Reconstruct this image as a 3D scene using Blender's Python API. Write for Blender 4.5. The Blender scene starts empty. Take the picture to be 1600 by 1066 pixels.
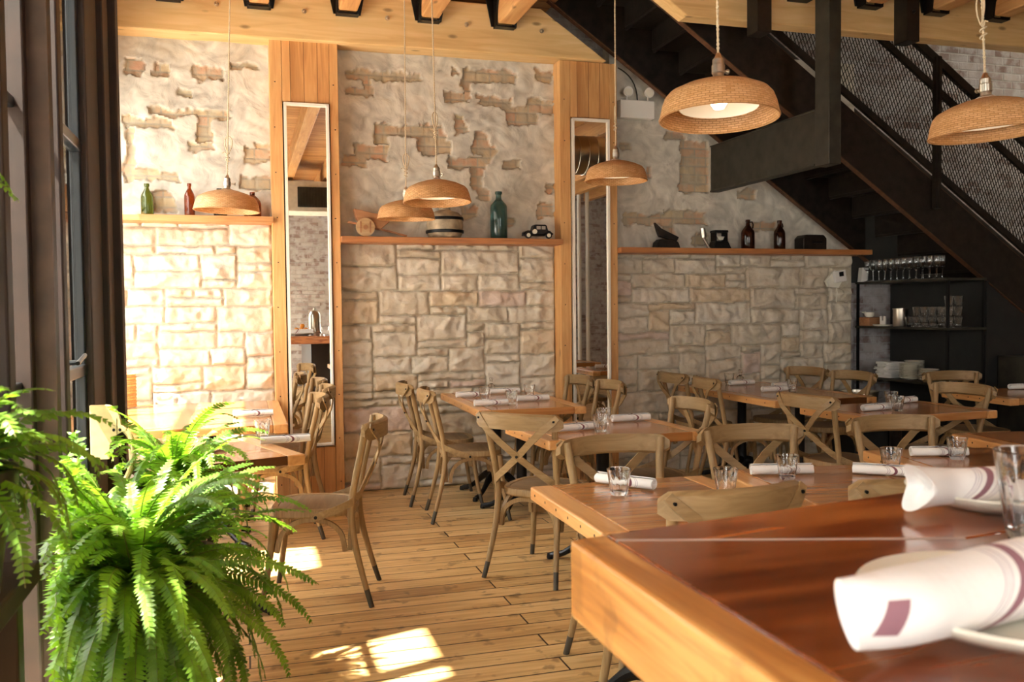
import bpy, math, random
import numpy as np
from mathutils import Vector, Matrix, noise
from mathutils.bvhtree import BVHTree
R = math.radians
SC = bpy.context.scene
COL = SC.collection

# ------------------------------------------------------------ camera
TH, P, RO, H = math.atan(.3), R(2.05), R(.6), 1.41
fw = Vector((math.sin(TH)*math.cos(P), math.cos(TH)*math.cos(P), -math.sin(P)))
rt0 = Vector((math.cos(TH), -math.sin(TH), 0)); up0 = rt0.cross(fw)
rt = rt0*math.cos(RO)-up0*math.sin(RO); up = up0*math.cos(RO)+rt0*math.sin(RO)
cd = bpy.data.cameras.new('camera'); cam = bpy.data.objects.new('camera', cd); COL.objects.link(cam)
M = Matrix((rt, up, -fw)).transposed().to_4x4(); M.translation = (0, 0, H); cam.matrix_world = M
cd.sensor_width = 36; cd.lens = 1400/1600*36; cd.clip_start = .05
cd.dof.use_dof = True; cd.dof.focus_distance = 5.2; cd.dof.aperture_fstop = 6.3
SC.camera = cam
# ------------------------------------------------------------ world, sun, exposure
w = bpy.data.worlds.new('daylight'); SC.world = w; w.use_nodes = True
bg = w.node_tree.nodes['Background']; bg.inputs[0].default_value = (1, .97, .92, 1); bg.inputs[1].default_value = 14.5
sd = bpy.data.lights.new('sun', 'SUN'); sun = bpy.data.objects.new('sun', sd); COL.objects.link(sun)
sd.energy = 56; sd.angle = R(.9); sd.color = (1, .92, .78)
SUNV = Vector((.954*.469, .30*.469, -.883))
sun.rotation_euler = SUNV.to_track_quat('-Z', 'Y').to_euler(); sun.location = (-6, 2, 8)
def portal(n, loc, rot, sx, sy):
    l = bpy.data.lights.new(n, 'AREA'); l.shape = 'RECTANGLE'; l.size = sx; l.size_y = sy
    l.cycles.is_portal = True
    o = bpy.data.objects.new(n, l); COL.objects.link(o); o.location = loc; o.rotation_euler = rot
portal('window_portal', (-1.12, 5.65, 1.72), (0, -R(90), 0), 2.6, 2.6)
portal('window_portal', (-.64, 3.29, 1.45), (0, -R(90), 0), 2.5, .5)
portal('window_portal', (-1.12, -1.75, 1.45), (0, -R(90), 0), 2.6, 3.1)
portal('window_portal', (-1.12, 1.8, 1.45), (0, -R(90), 0), 2.6, 1.0)
portal('window_portal', (-.68, 2.7, 1.45), (0, -R(90), 0), 2.5, .75)
portal('window_portal', (2.94, -3.74, 1.8), (R(90), 0, 0), 1.25, 2.4)
portal('added_skylight_portal', (7.4, 6.4, 6.48), (0, 0, 0), 1.0, 1.2)  # sampling portal for the added skylight
SC.view_settings.view_transform = 'Standard'; SC.view_settings.look = 'None'
SC.view_settings.gamma = 1; SC.view_settings.use_curve_mapping = False
SC.view_settings.exposure = 0.1

# ------------------------------------------------------------ materials
def newmat(n):
    m = bpy.data.materials.new(n); m.use_nodes = True
    return m, m.node_tree.nodes, m.node_tree.links, m.node_tree.nodes['Principled BSDF']
def pr(b, **k):
    for a, v in k.items():
        b.inputs[a.replace('_', ' ')].default_value = v
def plain(n, c, rough=.6, metal=0, bump=0, bs=40, var=0):
    m, N, L, b = newmat(n); pr(b, Base_Color=(*c, 1), Roughness=rough, Metallic=metal)
    if bump or var:
        tc = N.new('ShaderNodeTexCoord'); nz = N.new('ShaderNodeTexNoise'); nz.inputs['Scale'].default_value = bs
        nz.inputs['Detail'].default_value = 6; L.new(tc.outputs['Object'], nz.inputs['Vector'])
        if bump:
            bp = N.new('ShaderNodeBump'); bp.inputs['Strength'].default_value = bump; bp.inputs['Distance'].default_value = .01
            L.new(nz.outputs['Fac'], bp.inputs['Height']); L.new(bp.outputs[0], b.inputs['Normal'])
        if var:
            r = N.new('ShaderNodeValToRGB'); r.color_ramp.elements[0].position = .3; r.color_ramp.elements[1].position = .7
            r.color_ramp.elements[0].color = (*[x*(1-var) for x in c], 1); r.color_ramp.elements[1].color = (*[min(1, x*(1+var)) for x in c], 1)
            L.new(nz.outputs['Fac'], r.inputs[0]); L.new(r.outputs[0], b.inputs['Base Color'])
    return m
def wood(n, dark, mid, light, axis='X', rough=.45, boards=0, blen=9., grain=1., knots=True, gap=(.03, .015, .006), bump=.25, plane='XY', wear=0, coat=0, gapw=.004, ct=.19):
    """long-grained timber; optional separate boards across the grain, knots and nail holes"""
    m, N, L, b = newmat(n); pr(b, Roughness=rough)
    if coat: b.inputs['Coat Weight'].default_value = coat; b.inputs['Coat Roughness'].default_value = .12
    tc = N.new('ShaderNodeTexCoord'); sep = N.new('ShaderNodeSeparateXYZ'); L.new(tc.outputs['Object'], sep.inputs[0])
    u = {'X': 0, 'Y': 1, 'Z': 2}[axis]; v = {'XY': {'X': 1, 'Y': 0, 'Z': 0}, 'XZ': {'X': 2, 'Z': 0, 'Y': 0}, 'YZ': {'Y': 2, 'Z': 1, 'X': 2}}[plane][axis]
    t = 3-u-v
    cb = N.new('ShaderNodeCombineXYZ')
    for i, s in enumerate((u, v, t)): L.new(sep.outputs[s], cb.inputs[i])     # grain runs along texture x
    vec = cb.outputs[0]; brick = None
    if boards:
        brick = N.new('ShaderNodeTexBrick'); L.new(vec, brick.inputs['Vector'])
        brick.inputs['Scale'].default_value = 1; brick.inputs['Mortar Size'].default_value = gapw; brick.inputs['Mortar Smooth'].default_value = .3
        brick.inputs['Brick Width'].default_value = blen; brick.inputs['Row Height'].default_value = boards
        brick.offset = .37; brick.offset_frequency = 2; brick.squash = 1
        brick.inputs['Color1'].default_value = (0, 0, 0, 1); brick.inputs['Color2'].default_value = (1, 1, 1, 1); brick.inputs['Mortar'].default_value = (.5, .5, .5, 1)
        ad = N.new('ShaderNodeVectorMath'); ad.operation = 'MULTIPLY_ADD'; L.new(brick.outputs['Color'], ad.inputs[0])
        ad.inputs[1].default_value = (13, 3, 7); L.new(vec, ad.inputs[2]); gv = ad.outputs[0]
    else: gv = vec
    mp = N.new('ShaderNodeMapping'); mp.inputs['Scale'].default_value = (1.3*grain, 16*grain, 16*grain); L.new(gv, mp.inputs[0])
    n1 = N.new('ShaderNodeTexNoise'); n1.inputs['Scale'].default_value = 1.6; n1.inputs['Detail'].default_value = 8; n1.inputs['Distortion'].default_value = 1.2; L.new(mp.outputs[0], n1.inputs['Vector'])
    mp2 = N.new('ShaderNodeMapping'); mp2.inputs['Scale'].default_value = (.8, 3.5, 3.5); L.new(gv, mp2.inputs[0])
    n2 = N.new('ShaderNodeTexNoise'); n2.inputs['Scale'].default_value = 1.5; n2.inputs['Detail'].default_value = 3; L.new(mp2.outputs[0], n2.inputs['Vector'])
    mx = N.new('ShaderNodeMath'); mx.operation = 'MULTIPLY_ADD'; L.new(n1.outputs['Fac'], mx.inputs[0]); mx.inputs[1].default_value = .62
    m2 = N.new('ShaderNodeMath'); m2.operation = 'MULTIPLY'; L.new(n2.outputs['Fac'], m2.inputs[0]); m2.inputs[1].default_value = .38; L.new(m2.outputs[0], mx.inputs[2])
    val = mx.outputs[0]
    if boards:
        m3 = N.new('ShaderNodeMath'); m3.operation = 'MULTIPLY_ADD'; L.new(brick.outputs['Color'], m3.inputs[0]); m3.inputs[1].default_value = .2
        m4 = N.new('ShaderNodeMath'); m4.operation = 'SUBTRACT'; L.new(val, m4.inputs[0]); m4.inputs[1].default_value = .1; L.new(m4.outputs[0], m3.inputs[2]); val = m3.outputs[0]
    r = N.new('ShaderNodeValToRGB'); e = r.color_ramp.elements; e[0].position = .49-ct; e[0].color = (*dark, 1); e[1].position = .49+ct; e[1].color = (*light, 1)
    k = r.color_ramp.elements.new(.495); k.color = (*mid, 1); L.new(val, r.inputs[0]); col = r.outputs[0]
    def mixc(fac, a, c2, mode='MIX'):
        x = N.new('ShaderNodeMix'); x.data_type = 'RGBA'; x.blend_type = mode; L.new(fac, x.inputs[0]); L.new(a, x.inputs[6]); x.inputs[7].default_value = (*c2, 1); return x.outputs[2]
    if knots:
        mk = N.new('ShaderNodeMapping'); mk.inputs['Scale'].default_value = (2.6, 6.5, 6.5); L.new(gv, mk.inputs[0])
        vo = N.new('ShaderNodeTexVoronoi'); vo.inputs['Scale'].default_value = 1; L.new(mk.outputs[0], vo.inputs['Vector'])
        kr = N.new('ShaderNodeValToRGB'); kr.color_ramp.elements[0].position = .05; kr.color_ramp.elements[0].color = (1, 1, 1, 1); kr.color_ramp.elements[1].position = .12; kr.color_ramp.elements[1].color = (0, 0, 0, 1)
        L.new(vo.outputs['Distance'], kr.inputs[0]); kf = N.new('ShaderNodeMath'); kf.operation = 'MULTIPLY'; kf.inputs[1].default_value = .75; L.new(kr.outputs[0], kf.inputs[0])
        col = mixc(kf.outputs[0], col, [x*.35 for x in dark])
    if wear:
        nw = N.new('ShaderNodeTexNoise'); nw.inputs['Scale'].default_value = 9; nw.inputs['Detail'].default_value = 7; L.new(tc.outputs['Object'], nw.inputs['Vector'])
        wr = N.new('ShaderNodeValToRGB'); wr.color_ramp.elements[0].position = .6; wr.color_ramp.elements[1].position = .66; wr.color_ramp.elements[0].color = (0, 0, 0, 1); wr.color_ramp.elements[1].color = (wear, wear, wear, 1)
        L.new(nw.outputs['Fac'], wr.inputs[0]); col = mixc(wr.outputs[0], col, [x*.4 for x in dark])
    if boards: col = mixc(brick.outputs['Fac'], col, gap)
    L.new(col, b.inputs['Base Color'])
    bp = N.new('ShaderNodeBump'); bp.inputs['Strength'].default_value = bump; bp.inputs['Distance'].default_value = .004
    L.new(n1.outputs['Fac'], bp.inputs['Height']); nrm = bp.outputs[0]
    if boards:
        b2 = N.new('ShaderNodeBump'); b2.invert = True; b2.inputs['Strength'].default_value = .8; b2.inputs['Distance'].default_value = .005
        L.new(brick.outputs['Fac'], b2.inputs['Height']); L.new(nrm, b2.inputs['Normal']); nrm = b2.outputs[0]
    L.new(nrm, b.inputs['Normal'])
    return m
PINE_D, PINE_M, PINE_L = (.42, .20, .065), (.62, .34, .13), (.74, .46, .20)
M_floor = wood('worn plank floor', (.33, .175, .06), (.56, .345, .135), (.72, .49, .225), 'X', .33, .135, 1.9, 1, True, (.04, .022, .01), .4, wear=.6, gapw=.0045)
M_beam = wood('blond fir beam', (.58, .34, .13), (.72, .48, .21), (.80, .57, .29), 'X', .55, plane='XZ', grain=.7)
M_joist = wood('orange fir joist', (.46, .21, .065), (.60, .31, .11), (.70, .41, .17), 'Y', .55, plane='XY', grain=.8)
M_deck = wood('ceiling boards', (.36, .17, .05), (.52, .27, .10), (.62, .36, .15), 'X', .6, .14, 3.2)
M_pier = wood('knotty cedar boards', (.42, .185, .055), (.60, .30, .105), (.70, .39, .155), 'Z', .55, .098, 30, 1, True, (.16, .06, .015), .3, 'XZ', gapw=.0022)
M_pier1 = wood('cedar trim', (.46, .21, .065), (.62, .33, .12), (.72, .42, .17), 'Z', .55, plane='XZ')
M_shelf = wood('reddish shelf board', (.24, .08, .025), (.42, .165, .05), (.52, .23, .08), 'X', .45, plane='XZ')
M_top = wood('varnished table boards', (.24, .085, .022), (.40, .165, .05), (.52, .255, .09), 'X', .22, .09, 20, 1, True, (.09, .03, .008), .15, coat=.35, gapw=.0016)
M_end = wood('table end board', (.42, .18, .055), (.58, .29, .10), (.68, .38, .15), 'Y', .3, coat=.3)
M_bar = wood('mahogany stained bar boards', (.13, .022, .005), (.30, .07, .013), (.50, .16, .035), 'X', .17, .0, 9, .9, False, bump=.04, coat=.6, ct=.10)
M_baredge = wood('orange pine bar edge', (.30, .095, .018), (.54, .22, .05), (.68, .34, .10), 'Y', .3, plane='YZ', grain=1.1, coat=.4, wear=.3, ct=.12)
M_chair = wood('weathered olive oak', (.17, .10, .038), (.28, .175, .075), (.37, .245, .115), 'Z', .55, plane='XZ', knots=False, grain=2)
M_chairh = wood('weathered olive oak across', (.16, .095, .036), (.27, .17, .072), (.36, .24, .115), 'X', .5, plane='XY', knots=False, grain=1.2)
M_seat = wood('worn seat veneer', (.12, .075, .035), (.20, .13, .065), (.28, .19, .10), 'X', .5, plane='XY', knots=False)
M_tip = wood('dirty chair leg foot', (.035, .028, .02), (.055, .045, .032), (.08, .06, .04), 'Z', .6, plane='XZ', knots=False)
M_iron = plain('black cast iron', (.012, .012, .013), .38, .6, .1, 60)
M_steel = plain('rusty dark steel', (.020, .014, .010), .48, .5, .15, 14, .5)
M_steelg = plain('dark mill steel', (.042, .038, .028), .5, .45, .1, 9, .35)
M_rustlit = plain('rust brown lit steel edge', (.10, .042, .018), .6, .3, .1, 30, .4)  # rust brown for the flanges, with the lit edge put into the colour
M_brown = plain('dark brown painted wood', (.022, .0095, .0055), .6, 0, .05, 12, .3)
M_brownl = plain('worn brown painted wood', (.058, .034, .024), .6, 0, .05, 12, .3)  # lighter brown for the post facing, sun on its strip put into the colour
M_black = plain('black window steel', (.012, .014, .016), .3, .3)
M_nickel = plain('brushed nickel', (.55, .50, .42), .28, 1)
M_white = plain('white enamel', (.82, .80, .76), .35)
M_frame = plain('white mirror frame', (.86, .80, .70), .45)
M_china = plain('cream china', (.80, .77, .66), .16)
M_cloth = plain('white folded linen', (.80, .80, .78), .9, 0, .3, 120)
M_plasterw = plain('off white plaster', (.62, .57, .47), .9, 0, .4, 14, .1)
M_cream = plain('cream painted wood', (.42, .32, .14), .5, 0, .05, 30, .12)
M_dark = plain('black painted panel', (.010, .010, .009), .7, 0, .1, 8, .4)
M_rope = plain('twisted hemp rope', (.62, .50, .33), .9, 0, .6, 220)
M_oldwood = wood('old toy wood', (.22, .09, .035), (.36, .17, .075), (.48, .25, .12), 'X', .6, plane='XZ', knots=False)
M_oldlight = wood('pale turned wood', (.34, .20, .09), (.50, .33, .17), (.58, .42, .24), 'X', .6, plane='XZ', knots=False)
M_concrete = plain('pavement', (.42, .41, .39), .9, 0, .2, 5, .12)
M_mirror = plain('mirror glass', (.92, .92, .90), .0, 1)
M_soil = plain('potting soil', (.03, .018, .01), .95, 0, .5, 60)
M_stripe = plain('purple thread', (.20, .07, .09), .9)
M_orange = plain('orange peel', (.85, .34, .03), .45, 0, .3, 90)

def m_bottle(n, c, rough=.05):
    m, N, L, b = newmat(n); pr(b, Base_Color=(*c, 1), Roughness=rough, IOR=1.5); b.inputs['Transmission Weight'].default_value = .75; return m
M_green = m_bottle('green bottle glass', (.12, .16, .02)); M_amber = m_bottle('amber bottle glass', (.32, .055, .008))
M_teal = m_bottle('blue green bottle glass', (.07, .16, .14)); M_brownglass = m_bottle('dark brown glass', (.06, .012, .004))
M_darkglass = m_bottle('near black bottle glass', (.02, .018, .012))
def m_glass():
    m, N, L, b = newmat('clear drinking glass'); pr(b, Base_Color=(.97, .98, .98, 1), Roughness=.0, IOR=1.45); b.inputs['Transmission Weight'].default_value = 1; return m
M_glass = m_glass()
def m_pane():
    m, N, L, b = newmat('thin window pane'); out = N['Material Output']
    t = N.new('ShaderNodeBsdfTransparent'); t.inputs[0].default_value = (.96, .97, .97, 1); g = N.new('ShaderNodeBsdfGlossy'); g.inputs['Roughness'].default_value = .02
    lw_ = N.new('ShaderNodeLayerWeight'); lw_.inputs[0].default_value = .5; pw = N.new('ShaderNodeMath'); pw.operation = 'POWER'; pw.inputs[1].default_value = 5; L.new(lw_.outputs['Facing'], pw.inputs[0])
    fr = N.new('ShaderNodeMath'); fr.operation = 'MULTIPLY_ADD'; fr.inputs[1].default_value = .6; fr.inputs[2].default_value = .03; L.new(pw.outputs[0], fr.inputs[0]); x = N.new('ShaderNodeMixShader')
    L.new(fr.outputs[0], x.inputs[0]); L.new(t.outputs[0], x.inputs[1]); L.new(g.outputs[0], x.inputs[2]); L.new(x.outputs[0], out.inputs[0]); return m
M_pane = m_pane()
def m_napkin():
    m, N, L, b = newmat('rolled linen with purple stripes'); pr(b, Roughness=.9)
    tc = N.new('ShaderNodeTexCoord'); s = N.new('ShaderNodeSeparateXYZ'); L.new(tc.outputs['Object'], s.inputs[0])
    a = N.new('ShaderNodeMath'); a.operation = 'MULTIPLY_ADD'; L.new(s.outputs[1], a.inputs[0]); a.inputs[1].default_value = 1.3; L.new(s.outputs[0], a.inputs[2])
    c = N.new('ShaderNodeMath'); c.operation = 'MULTIPLY_ADD'; L.new(a.outputs[0], c.inputs[0]); c.inputs[1].default_value = 5; c.inputs[2].default_value = .4
    r = N.new('ShaderNodeValToRGB'); r.color_ramp.interpolation = 'CONSTANT'; e = r.color_ramp.elements
    W = (.84, .82, .79, 1); D = (.20, .07, .09, 1); G = (.42, .36, .40, 1); e[0].position = 0; e[0].color = W; e[1].position = .30; e[1].color = G
    for p, q in ((.31, W), (.335, G), (.345, W), (.42, D), (.475, W), (.55, G), (.56, W), (.585, G), (.595, W)):
        k = e.new(p); k.color = q
    L.new(c.outputs[0], r.inputs[0]); L.new(r.outputs[0], b.inputs['Base Color'])
    nz = N.new('ShaderNodeTexNoise'); nz.inputs['Scale'].default_value = 26; nz.inputs['Detail'].default_value = 4; L.new(tc.outputs['Object'], nz.inputs['Vector'])
    bp = N.new('ShaderNodeBump'); bp.inputs['Strength'].default_value = .35; bp.inputs['Distance'].default_value = .008; L.new(nz.outputs['Fac'], bp.inputs['Height']); L.new(bp.outputs[0], b.inputs['Normal'])
    return m
M_napkin = m_napkin()
def m_wicker():
    m, N, L, b = newmat('woven rattan'); pr(b, Roughness=.5)
    tc = N.new('ShaderNodeTexCoord'); s = N.new('ShaderNodeSeparateXYZ'); L.new(tc.outputs['Object'], s.inputs[0])
    at = N.new('ShaderNodeMath'); at.operation = 'ARCTAN2'; L.new(s.outputs[1], at.inputs[0]); L.new(s.outputs[0], at.inputs[1])
    cb = N.new('ShaderNodeCombineXYZ'); sc_ = N.new('ShaderNodeMath'); sc_.operation = 'MULTIPLY'; sc_.inputs[1].default_value = .191; L.new(at.outputs[0], sc_.inputs[0]); L.new(sc_.outputs[0], cb.inputs[0])
    # distance along the profile approximated by height minus radius
    ln = N.new('ShaderNodeVectorMath'); ln.operation = 'LENGTH'; f2 = N.new('ShaderNodeCombineXYZ'); L.new(s.outputs[0], f2.inputs[0]); L.new(s.outputs[1], f2.inputs[1]); L.new(f2.outputs[0], ln.inputs[0])
    hh = N.new('ShaderNodeMath'); hh.operation = 'SUBTRACT'; L.new(s.outputs[2], hh.inputs[0]); L.new(ln.outputs['Value'], hh.inputs[1]); L.new(hh.outputs[0], cb.inputs[1])
    br = N.new('ShaderNodeTexBrick'); L.new(cb.outputs[0], br.inputs['Vector']); br.inputs['Scale'].default_value = 1; br.inputs['Brick Width'].default_value = .026; br.inputs['Row Height'].default_value = .0095
    br.inputs['Mortar Size'].default_value = .0012; br.inputs['Mortar Smooth'].default_value = .6; br.offset = .5
    br.inputs['Color1'].default_value = (.70, .38, .15, 1); br.inputs['Color2'].default_value = (.84, .52, .25, 1); br.inputs['Mortar'].default_value = (.50, .24, .08, 1)
    L.new(br.outputs['Color'], b.inputs['Base Color'])
    bp = N.new('ShaderNodeBump'); bp.invert = True; bp.inputs['Strength'].default_value = 1; bp.inputs['Distance'].default_value = .006; L.new(br.outputs['Fac'], bp.inputs['Height']); L.new(bp.outputs[0], b.inputs['Normal'])
    tr = N.new('ShaderNodeBsdfTranslucent'); L.new(br.outputs['Color'], tr.inputs[0]); x = N.new('ShaderNodeMixShader'); x.inputs[0].default_value = .3
    L.new(b.outputs[0], x.inputs[1]); L.new(tr.outputs[0], x.inputs[2]); L.new(x.outputs[0], N['Material Output'].inputs[0])
    return m
M_wicker = m_wicker()
def m_fern():
    m, N, L, b = newmat('fern leaf'); pr(b, Roughness=.45)
    tc = N.new('ShaderNodeTexCoord'); nz = N.new('ShaderNodeTexNoise'); nz.inputs['Scale'].default_value = 7; L.new(tc.outputs['Object'], nz.inputs['Vector'])
    r = N.new('ShaderNodeValToRGB'); e = r.color_ramp.elements; e[0].position = .3; e[0].color = (.06, .15, .012, 1); e[1].position = .7; e[1].color = (.22, .40, .05, 1); L.new(nz.outputs['Fac'], r.inputs[0])
    L.new(r.outputs[0], b.inputs['Base Color']); tr = N.new('ShaderNodeBsdfTranslucent'); g = N.new('ShaderNodeMix'); g.data_type = 'RGBA'; g.blend_type = 'MULTIPLY'; g.inputs[0].default_value = 1
    L.new(r.outputs[0], g.inputs[6]); g.inputs[7].default_value = (1.5, 1.5, .6, 1); L.new(g.outputs[2], tr.inputs[0])
    x = N.new('ShaderNodeMixShader'); x.inputs[0].default_value = .45; L.new(b.outputs[0], x.inputs[1]); L.new(tr.outputs[0], x.inputs[2]); L.new(x.outputs[0], N['Material Output'].inputs[0]); return m
M_fern = m_fern(); M_stem = plain('brown green fern stem', (.16, .17, .03), .6)
def m_stone():
    m, N, L, b = newmat('split limestone ashlar'); pr(b, Roughness=.85)
    a = N.new('ShaderNodeAttribute'); a.attribute_name = 'tint'
    tc = N.new('ShaderNodeTexCoord'); nz = N.new('ShaderNodeTexNoise'); nz.inputs['Scale'].default_value = 9; nz.inputs['Detail'].default_value = 9; nz.inputs['Roughness'].default_value = .65; L.new(tc.outputs['Object'], nz.inputs['Vector'])
    r = N.new('ShaderNodeValToRGB'); e = r.color_ramp.elements; e[0].position = .32; e[0].color = (.80, .73, .62, 1); e[1].position = .7; e[1].color = (1, 1, 1, 1); L.new(nz.outputs['Fac'], r.inputs[0])
    x = N.new('ShaderNodeMix'); x.data_type = 'RGBA'; x.blend_type = 'MULTIPLY'; x.inputs[0].default_value = .9; L.new(a.outputs['Color'], x.inputs[6]); L.new(r.outputs[0], x.inputs[7]); L.new(x.outputs[2], b.inputs['Base Color'])
    vo = N.new('ShaderNodeTexVoronoi'); vo.inputs['Scale'].default_value = 16; L.new(tc.outputs['Object'], vo.inputs['Vector'])
    b1 = N.new('ShaderNodeBump'); b1.inputs['Strength'].default_value = .35; b1.inputs['Distance'].default_value = .02; L.new(vo.outputs['Distance'], b1.inputs['Height'])
    bp = N.new('ShaderNodeBump'); bp.inputs['Strength'].default_value = .5; bp.inputs['Distance'].default_value = .015; L.new(nz.outputs['Fac'], bp.inputs['Height']); L.new(b1.outputs[0], bp.inputs['Normal']); L.new(bp.outputs[0], b.inputs['Normal'])
    return m
M_stone = m_stone()
def m_plaster(n='plaster over old brick', allbrick=False, base=(.60, .56, .48)):
    m, N, L, b = newmat(n); pr(b, Roughness=.9)
    tc = N.new('ShaderNodeTexCoord'); s = N.new('ShaderNodeSeparateXYZ'); L.new(tc.outputs['Object'], s.inputs[0]); cb = N.new('ShaderNodeCombineXYZ'); L.new(s.outputs[0], cb.inputs[0]); L.new(s.outputs[2], cb.inputs[1]); L.new(s.outputs[1], cb.inputs[2])
    nz = N.new('ShaderNodeTexNoise'); nz.inputs['Scale'].default_value = 5; nz.inputs['Detail'].default_value = 8; nz.inputs['Distortion'].default_value = 1.5; L.new(tc.outputs['Object'], nz.inputs['Vector'])
    r = N.new('ShaderNodeValToRGB'); e = r.color_ramp.elements; e[0].position = .3; e[0].color = (*[x*.70 for x in base], 1); e[1].position = .65; e[1].color = (*[min(1, x*1.1) for x in base], 1); L.new(nz.outputs['Fac'], r.inputs[0])
    br = N.new('ShaderNodeTexBrick'); L.new(cb.outputs[0], br.inputs['Vector']); br.inputs['Scale'].default_value = 1; br.inputs['Brick Width'].default_value = .215; br.inputs['Row Height'].default_value = .075; br.inputs['Mortar Size'].default_value = .008; br.inputs['Mortar Smooth'].default_value = .4
    if allbrick: br.inputs['Color1'].default_value = (.22, .15, .13, 1); br.inputs['Color2'].default_value = (.48, .44, .43, 1); br.inputs['Mortar'].default_value = (.40, .38, .36, 1)
    else: br.inputs['Color1'].default_value = (.52, .31, .20, 1); br.inputs['Color2'].default_value = (.50, .41, .26, 1); br.inputs['Mortar'].default_value = (.38, .33, .25, 1)
    n3 = N.new('ShaderNodeTexNoise'); n3.inputs['Scale'].default_value = 11; n3.inputs['Detail'].default_value = 6; L.new(tc.outputs['Object'], n3.inputs['Vector'])
    r3 = N.new('ShaderNodeValToRGB'); r3.color_ramp.elements[0].position = .42; r3.color_ramp.elements[1].position = .6; r3.color_ramp.elements[1].color = (.8, .8, .8, 1); L.new(n3.outputs['Fac'], r3.inputs[0])
    dm = N.new('ShaderNodeMix'); dm.data_type = 'RGBA'; L.new(r3.outputs[0], dm.inputs[0]); L.new(br.outputs['Color'], dm.inputs[6]); dm.inputs[7].default_value = (.40, .35, .26, 1) if not allbrick else (.50, .49, .50, 1)
    x = N.new('ShaderNodeMix'); x.data_type = 'RGBA'
    if allbrick: x.inputs[0].default_value = 1
    else:
        a = N.new('ShaderNodeAttribute'); a.attribute_name = 'tint'; L.new(a.outputs['Fac'], x.inputs[0])
    L.new(r.outputs[0], x.inputs[6]); L.new(dm.outputs[2], x.inputs[7]); L.new(x.outputs[2], b.inputs['Base Color'])
    b1 = N.new('ShaderNodeBump'); b1.inputs['Strength'].default_value = .55; b1.inputs['Distance'].default_value = .02; L.new(nz.outputs['Fac'], b1.inputs['Height'])
    b2 = N.new('ShaderNodeBump'); b2.inputs['Strength'].default_value = .35; b2.inputs['Distance'].default_value = .01; L.new(n3.outputs['Fac'], b2.inputs['Height']); L.new(b1.outputs[0], b2.inputs['Normal']); nrm = b2.outputs[0]
    if allbrick:
        b3 = N.new('ShaderNodeBump'); b3.invert = True; b3.inputs['Strength'].default_value = .8; b3.inputs['Distance'].default_value = .01; L.new(br.outputs['Fac'], b3.inputs['Height']); L.new(nrm, b3.inputs['Normal']); nrm = b3.outputs[0]
    L.new(nrm, b.inputs['Normal']); return m
M_plaster = m_plaster(); M_brick = m_plaster('whitewashed brick', True)

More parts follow.
